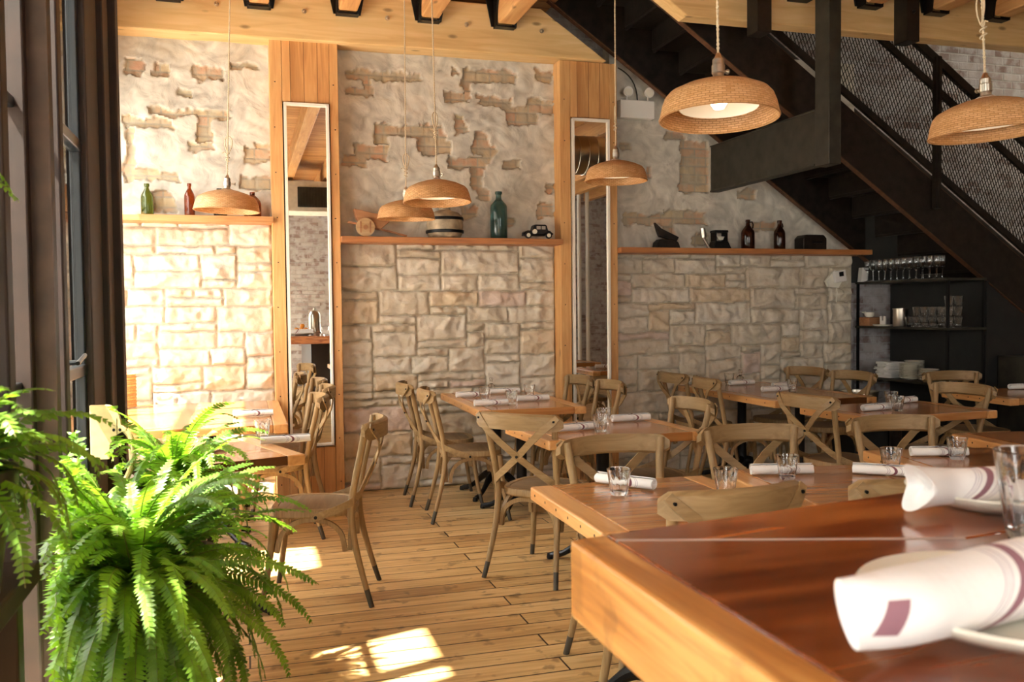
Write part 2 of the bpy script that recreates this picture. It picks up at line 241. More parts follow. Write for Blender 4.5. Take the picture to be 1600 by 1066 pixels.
# ------------------------------------------------------------ mesh builder
class MB:
    def __init__(s): s.v = []; s.f = []; s.mi = []; s.cur = 0
    def add(s, vs, fs):
        o = len(s.v); s.v += [tuple(v) for v in vs]; s.f += [tuple(i+o for i in f) for f in fs]; s.mi += [s.cur]*len(fs); return s
    def box(s, x0, x1, y0, y1, z0, z1, rot=None, piv=(0, 0, 0)):
        vs = [Vector(p) for p in ((x0, y0, z0), (x1, y0, z0), (x1, y1, z0), (x0, y1, z0), (x0, y0, z1), (x1, y0, z1), (x1, y1, z1), (x0, y1, z1))]
        if rot: 
            pv = Vector(piv); vs = [rot @ (v-pv)+pv for v in vs]
        return s.add(vs, [(0, 3, 2, 1), (4, 5, 6, 7), (0, 1, 5, 4), (1, 2, 6, 5), (2, 3, 7, 6), (3, 0, 4, 7)])
    def prism(s, pts, axis, a, b):
        """polygon pts (2D) extruded along axis: 'Y' -> pts are (x,z); 'X' -> (y,z); 'Z' -> (x,y)"""
        def V(p, t): return {'Y': (p[0], t, p[1]), 'X': (t, p[0], p[1]), 'Z': (p[0], p[1], t)}[axis]
        n = len(pts); vs = [V(p, a) for p in pts]+[V(p, b) for p in pts]
        return s.add(vs, [tuple(range(n))[::-1], tuple(range(n, 2*n))]+[(i, (i+1) % n, n+(i+1) % n, n+i) for i in range(n)])
    def bar(s, a, b, w, h, upv=(0, 0, 1)):
        a, b = Vector(a), Vector(b); d = (b-a).normalized(); u = Vector(upv); x = d.cross(u).normalized()*w/2; y = x.cross(d).normalized()*h/2
        vs = [a-x-y, a+x-y, a+x+y, a-x+y, b-x-y, b+x-y, b+x+y, b-x+y]
        return s.add(vs, [(0, 1, 2, 3), (7, 6, 5, 4), (0, 4, 5, 1), (1, 5, 6, 2), (2, 6, 7, 3), (3, 7, 4, 0)])
    def tube(s, pts, r, n=8, cap=True, sx=1):
        pts = [Vector(p) for p in pts]; rr = r if isinstance(r, (list, tuple)) else [r]*len(pts)
        vs = []; up_ = None
        for i, p in enumerate(pts):
            t = (pts[min(i+1, len(pts)-1)]-pts[max(i-1, 0)]).normalized()
            if up_ is None: up_ = Vector((0, 0, 1)) if abs(t.z) < .9 else Vector((1, 0, 0))
            a = (up_-t*up_.dot(t)).normalized(); b_ = t.cross(a); up_ = a
            for k in range(n):
                th = 2*math.pi*k/n; vs.append(p+(a*math.cos(th)*sx+b_*math.sin(th))*rr[i])
        fs = [(i*n+k, i*n+(k+1) % n, (i+1)*n+(k+1) % n, (i+1)*n+k) for i in range(len(pts)-1) for k in range(n)]
        if cap: fs += [tuple(range(n))[::-1], tuple(range((len(pts)-1)*n, len(pts)*n))]
        return s.add(vs, fs)
    def lathe(s, prof, n=24, c=(0, 0, 0), flute=0, fn=10, fr=None, cap=True):
        vs = []
        for (r, z) in prof:
            for k in range(n):
                th = 2*math.pi*k/n; rr = r
                if flute and fr and fr[0] < z < fr[1]: rr = r*(1-flute*abs(math.sin(fn*th/2)))
                vs.append((c[0]+rr*math.cos(th), c[1]+rr*math.sin(th), c[2]+z))
        m = len(prof); fs = [(i*n+k, i*n+(k+1) % n, (i+1)*n+(k+1) % n, (i+1)*n+k) for i in range(m-1) for k in range(n)]
        if cap and prof[0][0] > 1e-5: fs.append(tuple(range(n))[::-1])
        if cap and prof[-1][0] > 1e-5: fs.append(tuple(range((m-1)*n, m*n)))
        return s.add(vs, fs)
    def ribbon(s, pts, nrm, w, t):
        """flat strap through pts, nrm = facing normal per point"""
        pts = [Vector(p) for p in pts]; vs = []
        for i, p in enumerate(pts):
            tg = (pts[min(i+1, len(pts)-1)]-pts[max(i-1, 0)]).normalized(); nn = Vector(nrm[i] if isinstance(nrm, list) else nrm); nn = (nn-tg*nn.dot(tg)).normalized(); sd_ = tg.cross(nn)
            ww = w[i] if isinstance(w, list) else w
            vs += [p-sd_*ww/2-nn*t/2, p+sd_*ww/2-nn*t/2, p+sd_*ww/2+nn*t/2, p-sd_*ww/2+nn*t/2]
        fs = [(i*4+k, i*4+(k+1) % 4, (i+1)*4+(k+1) % 4, (i+1)*4+k) for i in range(len(pts)-1) for k in range(4)]
        fs += [(3, 2, 1, 0), tuple((len(pts)-1)*4+k for k in range(4))]
        return s.add(vs, fs)
    def build(s, name, mat, parent=None, smooth=True, bevel=0, ang=35, loc=None):
        me = bpy.data.meshes.new(name); me.from_pydata(s.v, [], s.f); me.validate(); 
        for m in (mat if isinstance(mat, list) else [mat]): me.materials.append(m)
        if isinstance(mat, list) and len(me.polygons) == len(s.mi):
            me.polygons.foreach_set('material_index', s.mi)
        me.update()
        import bmesh
        if len(me.polygons) < 30000:
            bm = bmesh.new(); bm.from_mesh(me); bmesh.ops.remove_doubles(bm, verts=bm.verts, dist=1e-6); bmesh.ops.recalc_face_normals(bm, faces=bm.faces); bm.to_mesh(me); bm.free()
        if smooth: me.shade_smooth(); me.set_sharp_from_angle(angle=R(ang))
        o = bpy.data.objects.new(name, me); COL.objects.link(o)
        if parent: o.parent = parent
        if loc: o.location = loc
        if bevel:
            md = o.modifiers.new('bevel', 'BEVEL'); md.width = bevel; md.segments = 2; md.limit_method = 'ANGLE'; md.angle_limit = R(40)
        return o
def tag(o, label=None, cat=None, group=None):
    if label: o['label'] = label
    if cat: o['category'] = cat
    if group: o['group'] = group
    return o
def struct(o): o['kind'] = 'structure'; return o
def empty(name, loc, rz=0):
    o = bpy.data.objects.new(name, None); COL.objects.link(o); o.location = loc; o.rotation_euler = (0, 0, rz); o.empty_display_size = .1; return o
KIDS = {}
def copy_tree(o, parent=None):
    c = o.copy(); COL.objects.link(c)
    if parent: c.parent = parent
    for ch in [k for k in list(bpy.data.objects) if k.parent == o]: copy_tree(ch, c)
    return c
def bez(p0, p1, p2, p3, n=10):
    p0, p1, p2, p3 = map(Vector, (p0, p1, p2, p3)); o = []
    for i in range(n+1):
        t = i/n; o.append(p0*(1-t)**3+p1*3*t*(1-t)**2+p2*3*t*t*(1-t)+p3*t**3)
    return o

# ============================================================ SETTING
XR, YB = 9.0, -3.6          # right wall, rear wall
struct(MB().box(-1.15, XR, YB, 7.25, -.1, 0).build('floor', M_floor, smooth=False))
# ceiling boards, with the stair opening left free
struct(MB().box(-1.15, 2.45, YB, 7.2, 3.86, 3.95).box(2.45, XR, YB, 5.78, 3.86, 3.95).build('ceiling', M_deck, smooth=False))

def heightfield(name, x0, x1, z0, z1, step, fn, mat, y=7.0):
    nx = max(2, int((x1-x0)/step)); nz = max(2, int((z1-z0)/step)); vs = []; cols = []
    for j in range(nz+1):
        z = z0+(z1-z0)*j/nz
        for i in range(nx+1):
            x = x0+(x1-x0)*i/nx; h, c = fn(x, z); vs.append((x, y-h, z)); cols.append(c)
    fs = [(j*(nx+1)+i, j*(nx+1)+i+1, (j+1)*(nx+1)+i+1, (j+1)*(nx+1)+i) for j in range(nz) for i in range(nx)]
    o = len(vs)                                                # solid back and sides so the wall has thickness
    ring = [i for i in range(nx+1)]+[(j+1)*(nx+1)-1 for j in range(1, nz+1)]+[nz*(nx+1)+i for i in range(nx-1, -1, -1)]+[j*(nx+1) for j in range(nz-1, 0, -1)]
    for r_ in ring: vs.append((vs[r_][0], y+.2, vs[r_][2])); cols.append(cols[r_])
    n = len(ring); fs += [(ring[k], o+k, o+(k+1) % n, ring[(k+1) % n]) for k in range(n)]+[tuple(range(o, o+n))]
    me = bpy.data.meshes.new(name); me.from_pydata(vs, [], fs); me.materials.append(mat)
    at = me.color_attributes.new('tint', 'FLOAT_COLOR', 'POINT'); at.data.foreach_set('color', np.array(cols, dtype=np.float32).ravel()); me.shade_smooth(); me.set_sharp_from_angle(angle=R(60)); me.update()
    ob = bpy.data.objects.new(name, me); COL.objects.link(ob); return struct(ob)

def ashlar(x0, x1, z0, z1, seed):
    rnd = random.Random(seed); cw, chh = .05, .064
    nx = int(round((x1-x0)/cw)); nz = int(round((z1-z0)/chh)); cw = (x1-x0)/nx; chh = (z1-z0)/nz
    g = [[-1]*nx for _ in range(nz)]; st = []
    for j in range(nz):
        i = 0
        while i < nx:
            if g[j][i] >= 0: i += 1; continue
            hh = rnd.choice((1, 1, 2, 2, 2, 3, 3)); hh = min(hh, nz-j)
            ww = rnd.randint(4, 10) if hh == 1 else rnd.randint(5, 11) if hh == 2 else rnd.randint(6, 11)
            k = 0
            while k < ww and i+k < nx and g[j][i+k] < 0: k += 1
            rest = 0
            while i+k+rest < nx and g[j][i+k+rest] < 0 and rest < 3: rest += 1
            if rest < 3: k += rest
            ww = k
            if ww <= 2: hh = min(hh, 2)
            q = 1
            while q < hh and all(g[j+q][i+t] < 0 for t in range(ww)): q += 1
            hh = q
            for a in range(hh):
                for t in range(ww): g[j+a][i+t] = len(st)
            cr = rnd.random(); base = Vector((.63, .57, .47)).lerp(Vector((.72, .68, .60)), rnd.random())
            if cr < .12: base = Vector((.68, .58, .44))
            if cr > .94: base = Vector((.66, .55, .49))
            pl = [(rnd.uniform(-1, 1), rnd.uniform(-1, 1), rnd.uniform(.028, .065)) for _ in range(8)]
            st.append((x0+i*cw, x0+(i+ww)*cw, z0+j*chh, z0+(j+hh)*chh, base, pl, rnd.uniform(.022, .05), rnd.random()*50))
            i += ww
    def fn(x, z):
        dx = noise.noise((x*9, z*9, seed))*.012+noise.noise((x*30, z*30, seed))*.004; dz = noise.noise((x*5, z*7, seed+9))*.016+noise.noise((x*24, z*24, seed+2))*.004
        xx = min(max(x+dx, x0+1e-4), x1-1e-4); zz = min(max(z+dz, z0+1e-4), z1-1e-4)
        s = st[g[min(nz-1, int((zz-z0)/chh))][min(nx-1, int((xx-x0)/cw))]]
        d = min(xx-s[0], s[1]-xx, zz-s[2], s[3]-zz)
        cx, cz = (s[0]+s[1])/2, (s[2]+s[3])/2
        rag = noise.noise((x*22, z*22, s[7]))*.004
        e = min(1, max(0, (d-.0035+rag*.6)/.014)); e = e*e*(3-2*e)
        h = min([s[6]+.022]+[p[2]+p[0]*(xx-cx)*.5+p[1]*(zz-cz)*.9 for p in s[5]])
        h = max(.012, h)+noise.fractal((x*14, z*14, s[7]), 1.0, 2.1, 4)*.007+abs(noise.noise((x*11, z*5, s[7]+3)))*.020+abs(noise.noise((x*5, z*9, s[7]+8)))*.02
        if e < .12: c = (.50, .46, .38, 1)
        else: c = (*s[4], 1)
        return e*h, c
    return fn
X1L, P1L, P1R, P2L, P2R, X3R = -1.10, .22, .715, 2.47, 2.965, 5.36
heightfield('wall_stone_left', X1L, P1L, 0, 2.09, .0095, ashlar(X1L, P1L, 0, 2.09, 3), M_stone)
heightfield('wall_stone_middle', P1R, P2L, 0, 1.95, .0095, ashlar(P1R, P2L, 0, 1.95, 8), M_stone)
heightfield('wall_stone_right', P2R, X3R, 0, 1.89, .0100, ashlar(P2R, X3R, 0, 1.89, 21), M_stone)

PATCH = [(-.76,3.12,-.66,3.23),(-.6,3.12,-.48,3.21),(-.32,3.12,-.1,3.19),(-.07,3.21,.14,3.24),(-.41,2.98,-.32,3.03),(-.61,2.84,-.04,2.88),(-.77,2.75,-.46,2.81),(-.28,2.67,-.17,2.87),(-.34,2.6,-.17,2.65),(-.78,2.37,-.44,2.44),(.04,2.52,.21,2.61),(.14,2.59,.23,2.67),(-.77,2.42,-.72,2.73),(.01,2.32,.22,2.42),(-.6,2.15,-.47,2.28),(.81,3.20,1.36,3.25),(.91,3.06,.99,3.24),(.79,3.05,.99,3.11),(1.62,3.27,1.67,3.31),(1.72,3.23,2.11,3.33),(1.71,3.07,1.78,3.29),(1.58,3.05,1.74,3.13),(1.85,3.04,2.11,3.11),(2.07,2.92,2.11,3.05),(1.64,2.82,1.73,2.95),(1.01,2.77,1.39,2.85),(1.01,2.71,1.1,2.77),(1.35,2.64,1.54,2.86),(.86,2.59,1.09,2.69),(.77,2.53,.92,2.61),(1.39,2.64,1.6,2.73),(1.6,2.54,1.91,2.62),(1.8,2.64,1.91,2.81),(1.86,2.58,1.95,2.73),(1.77,2.38,1.87,2.53),(1.81,2.29,1.89,2.38),(1.67,2.14,1.83,2.23),(1.9,3.23,2.15,3.32),(2.34,3.26,2.45,3.35),(1.9,3.05,2.12,3.11),(2.08,2.9,2.3,3.05),(2.26,3.01,2.46,3.11),(2.06,2.54,2.19,2.61),(2.39,2.38,2.46,2.43),(2.33,2.15,2.46,2.28),(2.06,2.07,2.13,2.13),(3.48,2.83,3.66,2.92),(3.62,2.4,3.89,2.83),(3.3,2.51,3.35,2.61),(3.08,2.74,3.17,2.8),(3.45,2.13,3.87,2.23),(3.45,1.94,3.59,2.19),(3.73,1.95,3.87,2.03),(4.19,2.36,4.35,2.43),(4.33,2.08,4.55,2.15),(3.09,2.12,3.45,2.19)]
def plasterfn(x, z):
    dx = noise.noise((x*8, z*8, 1))*.05+noise.noise((x*30, z*30, 4))*.020; dz = noise.noise((x*8, z*8, 7))*.035+noise.noise((x*30, z*30, 9))*.018
    xx, zz = x+dx, z+dz; d = -1
    for a, b_, c, e in PATCH:
        q = min(xx-a, c-xx, zz-b_, e-zz)
        if q > d: d = q
    e = min(1, max(0, (d+.010)/.008)); e = e*e*(3-2*e)
    h = .020+noise.fractal((x*4, z*5, 2), 1, 2.1, 5)*.010+abs(noise.noise((x*7+z*4, z*9-x*3, 5)))*.014
    br = -.002+noise.fractal((x*20, z*20, 2), 1, 2.1, 3)*.003
    row = (z/.075) % 1; off = .5*(int(z/.075) % 2); cc = (x/.215+off) % 1
    if row < .12 or cc < .045: br -= .005
    return h*(1-e)+br*e, (e, e, e, 1)
heightfield('wall_plaster_left', X1L, P1L, 2.10, 3.45, .0095, plasterfn, M_plaster)
heightfield('wall_plaster_middle', P1R, P2L, 1.96, 3.45, .0095, plasterfn, M_plaster)
heightfield('wall_plaster_right', P2R, 5.37, 1.90, 3.60, .0115, plasterfn, M_plaster)
# brick behind the piers, above the beam, behind and above the stair
struct(MB().box(-1.15, 5.37, 7.12, 7.3, 0, 6.6).box(5.37, XR, 7.12, 7.3, 0, 6.6).build('wall_back', M_brick, smooth=False))
struct(MB().box(XR, XR+.15, YB, 7.3, 0, 6.6).build('wall_right', M_plaster, smooth=False))
# stairwell shaft above the ceiling, unseen skylight added to light the stair bricks
struct(MB().box(2.30, 2.45, 5.78, 7.12, 3.95, 6.5).box(2.3, XR, 5.63, 5.78, 3.95, 6.5).build('wall_stairwell', M_plasterw, smooth=False))
sk = MB().box(2.3, XR, 5.63, 5.75, 6.5, 6.6).box(2.3, XR, 7.1, 7.3, 6.5, 6.6)
sk.box(2.3, 6.9, 5.7, 7.2, 6.5, 6.6).box(7.9, XR, 5.7, 7.2, 6.5, 6.6)
skf = struct(sk.build('window_5', M_black, smooth=False)); MB().box(6.88, 7.92, 5.7, 7.15, 6.53, 6.54).build('pane', M_pane, skf, smooth=False)
# rear wall brickwork seen in the mirrors, plus an added window for fill light
rw = MB().box(-1.15, 2.3, YB-.15, YB, 0, 3.95).box(3.58, XR, YB-.15, YB, 0, 3.95).box(2.3, 3.58, YB-.15, YB, 0, .6).box(2.3, 3.58, YB-.15, YB, 3.0, 3.95)
struct(rw.build('wall_front', M_brick, smooth=False))
fr = MB()
for x in (2.3, 3.52): fr.box(x, x+.06, YB-.12, YB-.04, .6, 3.0)
for z in (.6, 2.1, 2.94): fr.box(2.3, 3.58, YB-.12, YB-.04, z, z+.06)
fw_ = struct(fr.build('window_4', M_black, smooth=False)); MB().box(2.32, 3.56, YB-.09, YB-.08, .62, 2.98).build('pane', M_pane, fw_, smooth=False)

# ---- window wall on the left
def pilaster(mb, x, y0, y1, z0=0, z1=3.86, steps=((0, .02), (.05, 0), (.12, .03))):
    mb.box(x-.35, x, y0, y1, z0, z1)
lw = MB().box(-.64, -.502, 2.24, 2.30, 0, 3.86).box(-.64, -.545, 2.30, 2.36, 0, 3.86)          # slender deep mullions, seen almost edge on
lw.box(-.64, -.516, 2.83, 2.90, 0, 3.86).box(-.64, -.565, 2.78, 2.83, 0, 3.86).box(-.62, -.523, 3.03, 3.09, 0, 3.86)
lw.box(-.64, -.53, 2.30, 3.06, 2.72, 3.86).box(-.64, -.56, 2.30, 3.06, 0, .25)
lw.box(-.62, -.56, 3.50, 4.28, 0, 3.86).box(-.60, -.515, 3.50, 3.58, 0, 3.86).box(-.58, -.535, 3.60, 3.92, 0, 3.86).box(-.58, -.515, 3.95, 4.02, 0, 3.86).box(-.58, -.525, 4.06, 4.18, 0, 3.86).box(-.58, -.50, 4.22, 4.31, 0, 3.86)
lw.box(-.60, -.53, 3.06, 3.52, 2.72, 3.86).box(-.60, -.53, 3.06, 3.52, 0, .25).box(-1.15, -.95, -.2, 1.3, 0, 2.76).box(-1.15, -.95, YB, -3.3, 0, 2.76)  # unseen solid stretch beside the bar is added to cut its window light
lw.box(-1.15, -.95, 4.28, 7.12, 3.0, 3.86).box(-1.15, -.95, 4.28, 7.12, 0, .45).box(-1.15, -.97, 4.28, 4.36, 0, 3.86).box(-1.15, -.97, 6.9, 7.12, 0, 3.86)
lw.box(-1.15, -.95, YB, 2.4, 2.75, 3.86).box(-1.15, -.95, YB, 2.4, 0, .15)
struct(lw.build('wall_left', M_brown, smooth=False, bevel=.006))
struct(MB().box(-.636, -.512, 2.815, 2.829, 0, 3.86).build('trim_1', M_brownl, smooth=False))
struct(MB().box(-1.15, -.62, 4.18, 4.29, 0, 3.86).box(-1.15, -.62, 2.2, 2.3, 0, 3.86).build('trim_2', plain('pale exterior reveal', (.62, .56, .46), .8, 0, .1, 8, .1), smooth=False))
def window(n, x, y0, y1, z0, z1, ys, zs, t=.045, d=.06):
    f = MB()
    for y in [y0, y1-t]+ys: f.box(x-d/2, x+d/2, y, y+t, z0, z1)
    for z in [z0, z1-t]+zs: f.box(x-d/2-.003, x+d/2+.003, y0, y1, z, z+t)
    o = struct(f.build('window_%d' % n, M_black, smooth=False, bevel=.004))
    MB().box(x-.004, x+.004, y0+.01, y1-.01, z0+.01, z1-.01).build('pane', M_pane, o, smooth=False); return o
w1 = window(1, -.555, 3.08, 3.51, .25, 2.72, [], [1.19, 1.98], .04, .034)
MB().tube([(-.545, 3.2, 1.25), (-.51, 3.2, 1.25)], .008).tube([(-.51, 3.15, 1.25), (-.51, 3.29, 1.27)], .007).build('window_latch', M_black, w1)
MB().box(-.55, -.50, 3.09, 3.50, 2.54, 2.64).tube([(-.5, 3.1, 2.56), (-.5, 3.49, 2.56)], .03, 12).build('blind_roller', M_steelg, w1)
window(2, -1.05, 4.36, 6.9, .45, 3.0, [5.2, 6.04], [2.1])
window(3, -1.05, -3.3, -.2, .15, 2.75, [-2.3, -1.3], [1.9]); window(6, -1.05, 1.3, 2.28, .15, 2.75, [], [1.9]); window(7, -.605, 2.31, 3.06, .25, 2.72, [], [1.19, 1.98], .03, .02)  # out-of-view windows beside and behind the camera are added for fill light
# outside: pavement and a pale building across the street
struct(MB().box(-40, -1.15, -30, 60, -.15, -.02).build('ground', M_concrete, smooth=False))
bl = MB().box(-22, -15, -12, 60, -.1, 9)
bo = bl.build('building', plain('pale facade', (.48, .45, .40), .9, 0, .2, 3, .1), smooth=False); tag(bo, 'pale building across the street, seen through the window glass', 'building')
for k in range(10):
    for z in (1.2, 4.2, 6.9):
        MB().box(-15.05, -14.97, -9+k*6.5, -6.6+k*6.5, z, z+1.6).build('window', M_black, bo, smooth=False)

# ---- beams, joists, hangers
def cap_bolt(mb, x, y, z, r=.017):
    mb.tube([(x, y, z), (x, y-.012, z)], r, 14); mb.tube([(x, y-.012, z), (x, y-.026, z)], [r*.72, r*.35], 10)
b1 = tag(MB().prism([(-1.12, 3.385), (2.86, 3.405), (2.30, 3.775), (-1.12, 3.775)], 'Y', 6.78, 7.11).build('timber_beam', M_beam, bevel=.008, smooth=False), 'long blond timber beam along the top of the plaster wall, bolted with caps', 'beam')
for i in range(6):
    mb = MB(); cap_bolt(mb, -.745+.61*i, 6.78, 3.60-.0); mb.build('bolt', M_nickel, b1)
b2 = tag(MB().prism([(2.98, 3.42), (XR, 3.42), (XR, 3.86), (2.32, 3.86)], 'Y', 5.64, 5.78).build('timber_beam', M_beam, bevel=.008, smooth=False), 'blond timber beam crossing in front of the steel stair at upper right', 'beam')
JOBJ = []
def joist(x, ye, y0, label):
    yb = ye-.10
    j = tag(MB().prism([(YB+.02, 3.60), (yb, 3.60), (ye-.005, 3.66), (ye-.005, 3.855), (YB+.02, 3.855)], 'X', x-.068, x+.068).build('ceiling_joist', M_joist, bevel=.01, smooth=False), label, 'joist', 'ceiling joists')
    h = MB()   # steel strap hanger: stirrup under the end plus flared side cheeks
    h.box(x-.078, x+.078, ye-.075, ye-.002, 3.585, 3.598)
    for s in (-1, 1):
        a = x+s*.070; b_ = x+s*.082
        h.prism([(ye-.085, 3.585), (ye-.002, 3.585), (ye-.002, 3.85), (ye-.16, 3.85), (ye-.10, 3.70)], 'X', min(a, b_), max(a, b_))
        c, d_ = (x+s*.082, x+s*.15); h.prism([(min(c, x+s*.10), 3.60), (max(c, x+s*.10), 3.60), (max(c, d_), 3.85), (min(c, d_), 3.85)] if s > 0 else [(x-.10, 3.60), (x-.082, 3.60), (x-.082, 3.85), (x-.15, 3.85)], 'Y', ye-.014, ye-.002)
    h.build('joist_hanger', M_iron, j, smooth=False)
    return j
side = ['first', 'second', 'third', 'fourth', 'fifth']
xs = [-.454+.0, .156, .783, 1.395, 1.99]
joist(-1.03, 6.78, 0, 'ceiling joist above the window side, left end of the row on the long beam')
for x, l in zip(xs, ('orange ceiling joist left of the leftmost lamp cord, its end hooked on the long beam', 'orange ceiling joist just left of the narrow boarded pier with the left mirror', 'orange ceiling joist just right of the left mirror pier', 'orange ceiling joist ending above the pair of lamps over the middle tables', 'orange ceiling joist ending nearest the cut end of the long beam')): joist(x, 6.78, 0, l)
for x, l in zip((2.62, 3.24, 3.85, 4.44, 5.03, 5.60, 6.2, 6.8), ('ceiling joist at the top edge beside the start of the stair', 'ceiling joist above the large near lamp', 'orange joist just left of the hanging steel column', 'orange joist just right of the hanging steel column', 'second orange joist to the right of the hanging steel column', 'orange joist above the right hand lamp', 'ceiling joist at the upper right corner', 'last ceiling joist at far right')): joist(x, 5.64, 0, l)

# ---- boarded piers with mirrors
def pier(x0, x1, zt, lab, mlab, lx):
    yf = 6.83; mx0, mx1, mz0, mz1 = x0+.10, x1-.075, .40, 2.94
    p = empty('boarded_pier', ((x0+x1)/2, 6.92, 0)); tag(p, lab, 'pier'); cx = (x0+x1)/2
    def bx(n, a, b_, z0, z1, mat, y0=yf, y1=7.11):
        return MB().box(a-cx, b_-cx, y0-6.92, y1-6.92, z0, z1).build(n, mat, p, smooth=False, bevel=.003)
    bx('side_board', x0, mx0-.012, 0, zt, M_pier1); bx('side_board', mx1+.012, x1, 0, zt, M_pier1)
    bx('top_panel', mx0-.010, mx1+.010, mz1+.012, zt, M_pier); bx('bottom_panel', mx0-.010, mx1+.010, 0, mz0-.012, M_pier)
    bx('core', mx0-.01, mx1+.01, mz0-.01, mz1+.01, M_dark, 6.90)
    nh = MB()
    for zz in [i*.33+.12 for i in range(10)]:
        for xx in (x0+.035, x1-.03):
            nh.tube([(xx-cx+random.uniform(-.01, .01), yf-6.92-.001, zz), (xx-cx, yf-6.92+.004, zz)], .0045, 8)
    nh.build('nail_heads', M_iron, p)
    m = empty('wall_mirror', ((mx0+mx1)/2, yf, mz0)); tag(m, mlab, 'mirror'); w2 = (mx1-mx0)/2; hh = mz1-mz0; t = .018
    MB().box(-w2+t, w2-t, -.002, .012, t, hh-t).build('mirror_glass', M_mirror, m, smooth=False)
    f = MB().box(-w2, -w2+t, -.02, .014, 0, hh).box(w2-t, w2, -.02, .014, 0, hh).box(-w2, w2, -.02, .014, 0, t).box(-w2, w2, -.02, .014, hh-t, hh)
    f.build('mirror_frame', M_frame, m, smooth=False, bevel=.003)
random.seed(1)
pier(P1L, P1R, 3.40, 'knotty cedar board pier between the left and middle bays of the stone wall', 'tall narrow white framed mirror on the left wooden pier', 0)
pier(P2L, P2R, 3.40, 'knotty cedar board pier between the middle and right bays, next to the stair', 'tall narrow white framed mirror on the right wooden pier, reflecting dark pipes', 0)

# ---- shelf ledges
for x0, x1, z, l in ((X1L, P1L+.01, 2.10, 'wooden ledge with bottles on the left bay of the stone wall'), (P1R, P2L-.005, 1.965, 'reddish wooden ledge on the middle bay, carrying the toy car and barrel'), (P2R, 5.40, 1.905, 'reddish wooden ledge on the right bay under the stair, carrying brown jugs')):
    tag(MB().box(x0, x1, 6.76, 7.02, z-.045, z).build('wall_shelf', M_shelf if x0 > 0 else wood('sunlit ledge board', (.30, .12, .035), (.48, .22, .075), (.60, .30, .115), 'X', .45, plane='XZ'), bevel=.004, smooth=False), l, 'shelf')  # left ledge uses a lighter copy of the board, sunlight put into its colour

# ---- steel stair
def zs(x): return 2.90-.68*(x-3.97)
XA, XB = 2.32, 8.2
st_ = empty('steel_staircase', (8.0, 6.45, 0)); tag(st_, 'dark rusty steel staircase climbing leftwards along the wall at upper right', 'staircase')
def S(mb): mb.v = [(v[0]-8.0, v[1]-6.45, v[2]) for v in mb.v]; return mb
for y in (5.95, 6.86):
    q = -.12 if y > 6.5 else 0
    XE = 5.40 if y > 6.5 else XB
    mb = MB().prism([(XA, zs(XA)+q), (XE, zs(XE)+q), (XE, max(.0, zs(XE)+.42)), (XA, zs(XA)+.42)], 'Y', y, y+.012)
    S(mb).build('stringer', M_steel, st_, smooth=False)
    mb = MB()
    for dz in (q, .42): mb.bar((XA, y+.03 if y < 6.5 else y-.02, zs(XA)+dz), (XE, y+.03 if y < 6.5 else y-.02, zs(XE)+dz), .055, .010)
    S(mb).build('stringer_flange', M_rustlit, st_, smooth=False)
n = 24; run = (XB-XA)/n
for i in range(n):
    x = XA+run*i; zt = zs(x)+.20
    if zt < .12: break
    S(MB().box(x, x+run+.03, 5.965, 6.855, zt-.012, zt).prism([(x-.006, zt-.012), (x+.006, zt-.012), (x+.006, zt+run*.68), (x-.006, zt+run*.68)], 'Y', 5.965, 6.855)
      .box(x+.0, x+.02, 5.965, 6.855, zt-.035, zt-.01)).build('stair_step', M_steel, st_, smooth=False)
yr = 5.94
rl = MB()
for dz, w_, h_ in ((.505, .03, .05), (1.16, .03, .05), (1.39, .045, .06)):
    rl.bar((XA, yr, zs(XA)+dz), (XB-.2, yr, zs(XB-.2)+dz), w_, h_)
S(rl).build('handrail', M_steel, st_, smooth=False)
for x in (5.33, 7.25):
    S(MB().box(x-.028, x+.028, yr-.045, yr-.005, zs(x)+.2, zs(x)+1.40).box(x-.01, x+.01, yr-.06, yr-.045, zs(x)+.2, zs(x)+1.40)).build('railing_post', M_steel, st_, smooth=False)
ms = MB(); lo, hi = .53, 1.37; sp = .036
k = XA-1.0
while k < XB+1.0:
    for sg in (-1, 1):      # crossing strands of the expanded metal sheet
        a0 = k; a1 = k+sg*(hi-lo)*.52
        t0, t1 = 0., 1.
        for (p, q) in ((a0, a1),):
            ins = [t for t in (0, 1)]
        x_0, x_1 = max(XA, min(a0, XB-.2)), max(XA, min(a1, XB-.2))
        if a0 == a1 or x_0 == x_1: continue
        f0 = (x_0-a0)/(a1-a0); f1 = (x_1-a0)/(a1-a0)
        z0_ = zs(x_0)+lo+(hi-lo)*f0; z1_ = zs(x_1)+lo+(hi-lo)*f1
        ms.bar((x_0, yr, z0_), (x_1, yr, z1_), .004, .0055, (0, 1, 0))
    k += sp
S(ms).build('mesh_infill', M_steel, st_, smooth=False)
# wall side handrail
S(MB().bar((XA+.6, 7.02, zs(XA+.6)+1.25), (XB-.3, 7.02, zs(XB-.3)+1.25), .03, .05)).build('wall_handrail', M_steel, st_, smooth=False)
